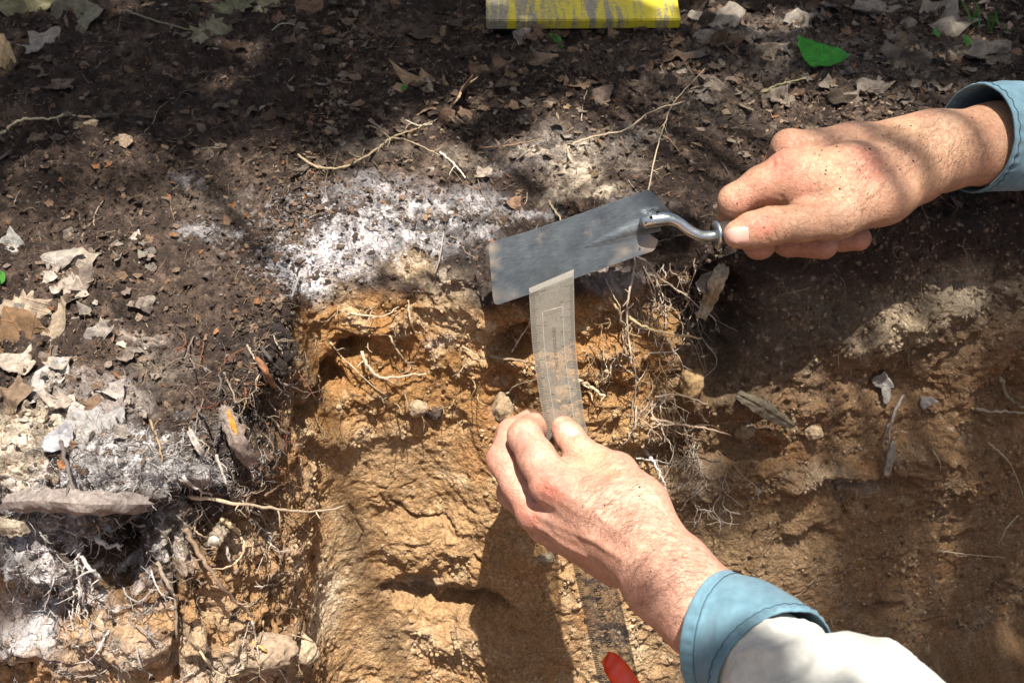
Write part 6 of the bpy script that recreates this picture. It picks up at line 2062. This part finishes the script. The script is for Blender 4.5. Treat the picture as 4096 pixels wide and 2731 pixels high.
pf = ramp(n, l, ma.outputs[0], [(0.63, (0, 0, 0)), (0.76, (1, 1, 1))])
l.new(mixc(n, l, pf.outputs[0], gy.outputs[0], (0.62, 0.50, 0.02)), b.inputs[0])
b.inputs["Roughness"].default_value = 0.6
pa, pb = on_z(486, 20, 0.022), on_z(681, 19, 0.022)
bx = (pb - pa); Wd = np.linalg.norm(bx); bx /= Wd
bz = np.array([0, -0.22, 1.0]); bz -= bx * (bz @ bx); bz /= np.linalg.norm(bz)
by = np.cross(bz, bx)
bmb = bmesh.new()
bmesh.ops.create_cube(bmb, size=1.0)
for v in bmb.verts:
    v.co = Vector(((v.co.x + .5) * Wd, (v.co.y + .5) * 0.16, (v.co.z - .5) * 0.012))
bmesh.ops.bevel(bmb, geom=list(bmb.edges), offset=0.0012, segments=2, affect='EDGES')
me = bpy.data.meshes.new("board"); bmb.to_mesh(me); bmb.free()
brd = obj("painted_board", me, m_brd, label="weathered wooden board with streaky yellow paint at the top of the picture", cat="board")
brd.matrix_basis = Matrix(((bx[0], by[0], bz[0], pa[0]), (bx[1], by[1], bz[1], pa[1]), (bx[2], by[2], bz[2], pa[2]), (0, 0, 0, 1)))

# ---- grass tuft at the top right corner
mb = MB()
for k in range(9):
    p = hit(985 + rgr.uniform(-18, 22), 24 + rgr.uniform(-6, 10))
    d = np.array([rgr.gauss(0, .6), rgr.gauss(0, .3), 1.0]); d /= np.linalg.norm(d)
    L_ = rgr.uniform(.018, .04)
    sd = np.array([.9, .3, 0]) * .0011
    a, b_, c = p, p + d * L_ * .6, p + d * L_ + np.array([rgr.gauss(0, .012), -.008, -.002])
    i = len(mb.v)
    mb.v += [a - sd, a + sd, b_ - sd * .9, b_ + sd * .9, c]
    mb.f += [(i, i + 1, i + 3, i + 2), (i + 2, i + 3, i + 4)]
g_ = obj("grass_tuft", mb.mesh("grass_tuft"), m_green, label="small bright green grass tuft in the top right corner", cat="grass")
g_.color = (0.07, 0.30, 0.03, 1)

# ---- flakes and hair roots nobody could count
def flakes(name, count, weight, smin_, smax_, cols_, seed, label):
    rg = np.random.default_rng(seed)
    ok = (PXa > -60) & (PXa < 1084) & (PYa > -40) & (PYa < 730)
    ar = np.ones((NV, NUx)); ar[1:-1, 1:-1] = np.linalg.norm(soilP[2:, 1:-1] - soilP[:-2, 1:-1], axis=-1) * np.linalg.norm(soilP[1:-1, 2:] - soilP[1:-1, :-2], axis=-1)
    w = np.where(ok, weight, 0) * np.minimum(ar.ravel(), 1e-5)
    k = rg.choice(len(Pf), count, p=w / w.sum())
    nr = NF[k] + rg.normal(0, .45, (count, 3)); nr /= np.linalg.norm(nr, axis=1, keepdims=True)
    e1 = np.cross(nr, rg.normal(0, 1, (count, 3))); e1 /= np.linalg.norm(e1, axis=1, keepdims=True)
    e2 = np.cross(nr, e1)
    s = smin_ + (smax_ - smin_) * rg.random(count) ** 2.5
    asp = rg.uniform(.25, .9, count)
    c = soilP.reshape(-1, 3)[k] + NF[k] * (0.0008 + .25 * s)[:, None]
    m = 6
    V_ = np.zeros((count, m, 3))
    for j in range(m):
        a = 2 * math.pi * j / m + rg.uniform(-.35, .35, count)
        r = s * rg.uniform(.6, 1.1, count)
        V_[:, j] = c + e1 * (r * np.cos(a))[:, None] + e2 * (r * asp * np.sin(a))[:, None] + nr * (s * rg.normal(0, .16, count))[:, None]
    ci = rg.integers(0, len(cols_), count)
    cc = np.array(cols_)[ci] * rg.uniform(.45, 1.15, (count, 1))
    b0 = np.arange(count)[:, None] * m
    F_ = np.concatenate([b0 + np.array([[0, 1, 2, 3]]), b0 + np.array([[0, 3, 4, 5]])])
    return obj(name, mesh_np(name, V_.reshape(-1, 3), F_, False, np.repeat(cc[:, None], m, 1).reshape(-1, 3)), m_soil, label=label, cat="litter", kind="stuff")


litter_w = (1 - wall) * (0.5 + 0.5 * sstep(-.3, .3, n1)) + left * .25
far_w = (1 - wall) * (sstep(.12, .25, Pf[:, 1]) * 1.6 + sstep(.1, .3, Pf[:, 0]) * .8)
flakes("litter_flakes", 14000, litter_w, .0008, .0052, [BRN, DRK, (0.18, 0.12, 0.08), (0.22, 0.16, 0.115), (0.07, 0.046, 0.034), BRN, DRK, (0.05, 0.033, 0.025), (0.15, 0.10, 0.07), (0.09, 0.06, 0.042), DRK, (0.12, 0.075, 0.05), BRN, DRK, (0.24, 0.11, 0.05)], 31, "crumbled leaf flakes scattered over the forest floor")
flakes("coarse_litter", 3600, far_w, .002, .010, [BRN, (0.20, 0.15, 0.115), DRK, (0.24, 0.20, 0.165), (0.27, 0.2, 0.14), (0.14, 0.10, 0.075)], 32, "coarse broken leaf litter towards the back")


def fibres(name, count, weight, ln, rad, cols_, seed, label):
    rg = np.random.default_rng(seed)
    ok = (PXa > -60) & (PXa < 1084) & (PYa > -40) & (PYa < 730)
    w = np.where(ok, weight, 0) * np.where(wall > .5, .6, 1)
    k = rg.choice(len(Pf), count, p=w / w.sum())
    p = soilP.reshape(-1, 3)[k].astype(float)
    d = rg.normal(0, 1, (count, 3)); nr = NF[k]
    d -= nr * ((d * nr).sum(1) * .75)[:, None]; d /= np.linalg.norm(d, axis=1, keepdims=True)
    L_ = rg.uniform(*ln, count)
    pts = [p]
    for t in range(4):
        d = d + rg.normal(0, .33, (count, 3)) - nr * .10 * t; d /= np.linalg.norm(d, axis=1, keepdims=True)
        pts.append(pts[-1] + d * (L_ / 4)[:, None] + nr * (0.0012 if t == 0 else 0))
    r = rg.uniform(*rad, count)
    V_ = np.zeros((count, 5, 3, 3))
    for i in range(5):
        t = pts[min(i + 1, 4)] - pts[max(i - 1, 0)]; t /= np.linalg.norm(t, axis=1, keepdims=True)
        a = np.cross(t, nr + .01); a /= np.linalg.norm(a, axis=1, keepdims=True)
        b_ = np.cross(t, a)
        for j in range(3):
            w_ = 2.094 * j
            V_[:, i, j] = pts[i] + (a * math.cos(w_) + b_ * math.sin(w_)) * (r * (1 - .15 * i))[:, None]
    b0 = (np.arange(count) * 15)[:, None]
    F_ = np.concatenate([b0 + np.array([[i * 3 + j, i * 3 + (j + 1) % 3, (i + 1) * 3 + (j + 1) % 3, (i + 1) * 3 + j]]) for i in range(4) for j in range(3)])
    cc = np.array(cols_)[rg.integers(0, len(cols_), count)] * rg.uniform(.7, 1.3, (count, 1))
    return obj(name, mesh_np(name, V_.reshape(-1, 3), F_, True, np.repeat(cc[:, None], 15, 1).reshape(-1, 3)), m_soil, label=label, cat="roots", kind="stuff")


rooty = blob(245, 390, 75, 80, soft=.9) + blob(90, 540, 120, 120, soft=.9) * .7 + blob(230, 560, 80, 130, soft=.9) * .5 + blob(660, 430, 60, 90, soft=.9) * .8 + blob(640, 320, 60, 60, soft=.9) * .5
fibres("hair_roots", 7500, (1 - wall) * .45 + rooty * 1.3 + .02, (.005, .022), (.00012, .00034), [(0.24, 0.16, 0.10), (0.16, 0.10, 0.07), (0.10, 0.07, 0.05), (0.05, 0.035, 0.03), (0.33, 0.26, 0.19)], 41, "hair-fine brown roots matted through the soil")
fibres("grey_hair_roots", 3000, blob(80, 560, 110, 110, soft=.9) + blob(150, 470, 90, 40, soft=.9) * 1.5 + blob(230, 470, 60, 60, soft=.9) * .6, (.003, .011), (.00014, .00042), [(0.36, 0.34, 0.33), (0.24, 0.22, 0.21), (0.14, 0.12, 0.11), (0.46, 0.43, 0.42)], 42, "ash-dusted grey hair roots on the left face")

# ---- labels that still agree are told apart by their order in the picture
same = {}
for o in COL.objects:
    if o.parent is None and "label" in o.keys() and o.get("category"):
        same.setdefault(o["label"], []).append(o)
ORD = ["leftmost", "second from left", "third from left", "fourth from left", "fifth from left", "sixth from left", "seventh from left"]


def px_of(o):
    m = o.matrix_basis
    k = len(o.data.vertices) // 2
    return float(proj(np.array(m @ o.data.vertices[k].co))[0])


for lb, os_ in same.items():
    if len(os_) > 1:
        for k, o in enumerate(sorted(os_, key=px_of)):
            if k < len(ORD):
                o["label"] = (lb + " " + ORD[k]) if len(lb.split()) + len(ORD[k].split()) <= 16 else lb.replace("roundish ", "").replace("narrow ", "") + " " + ORD[k]
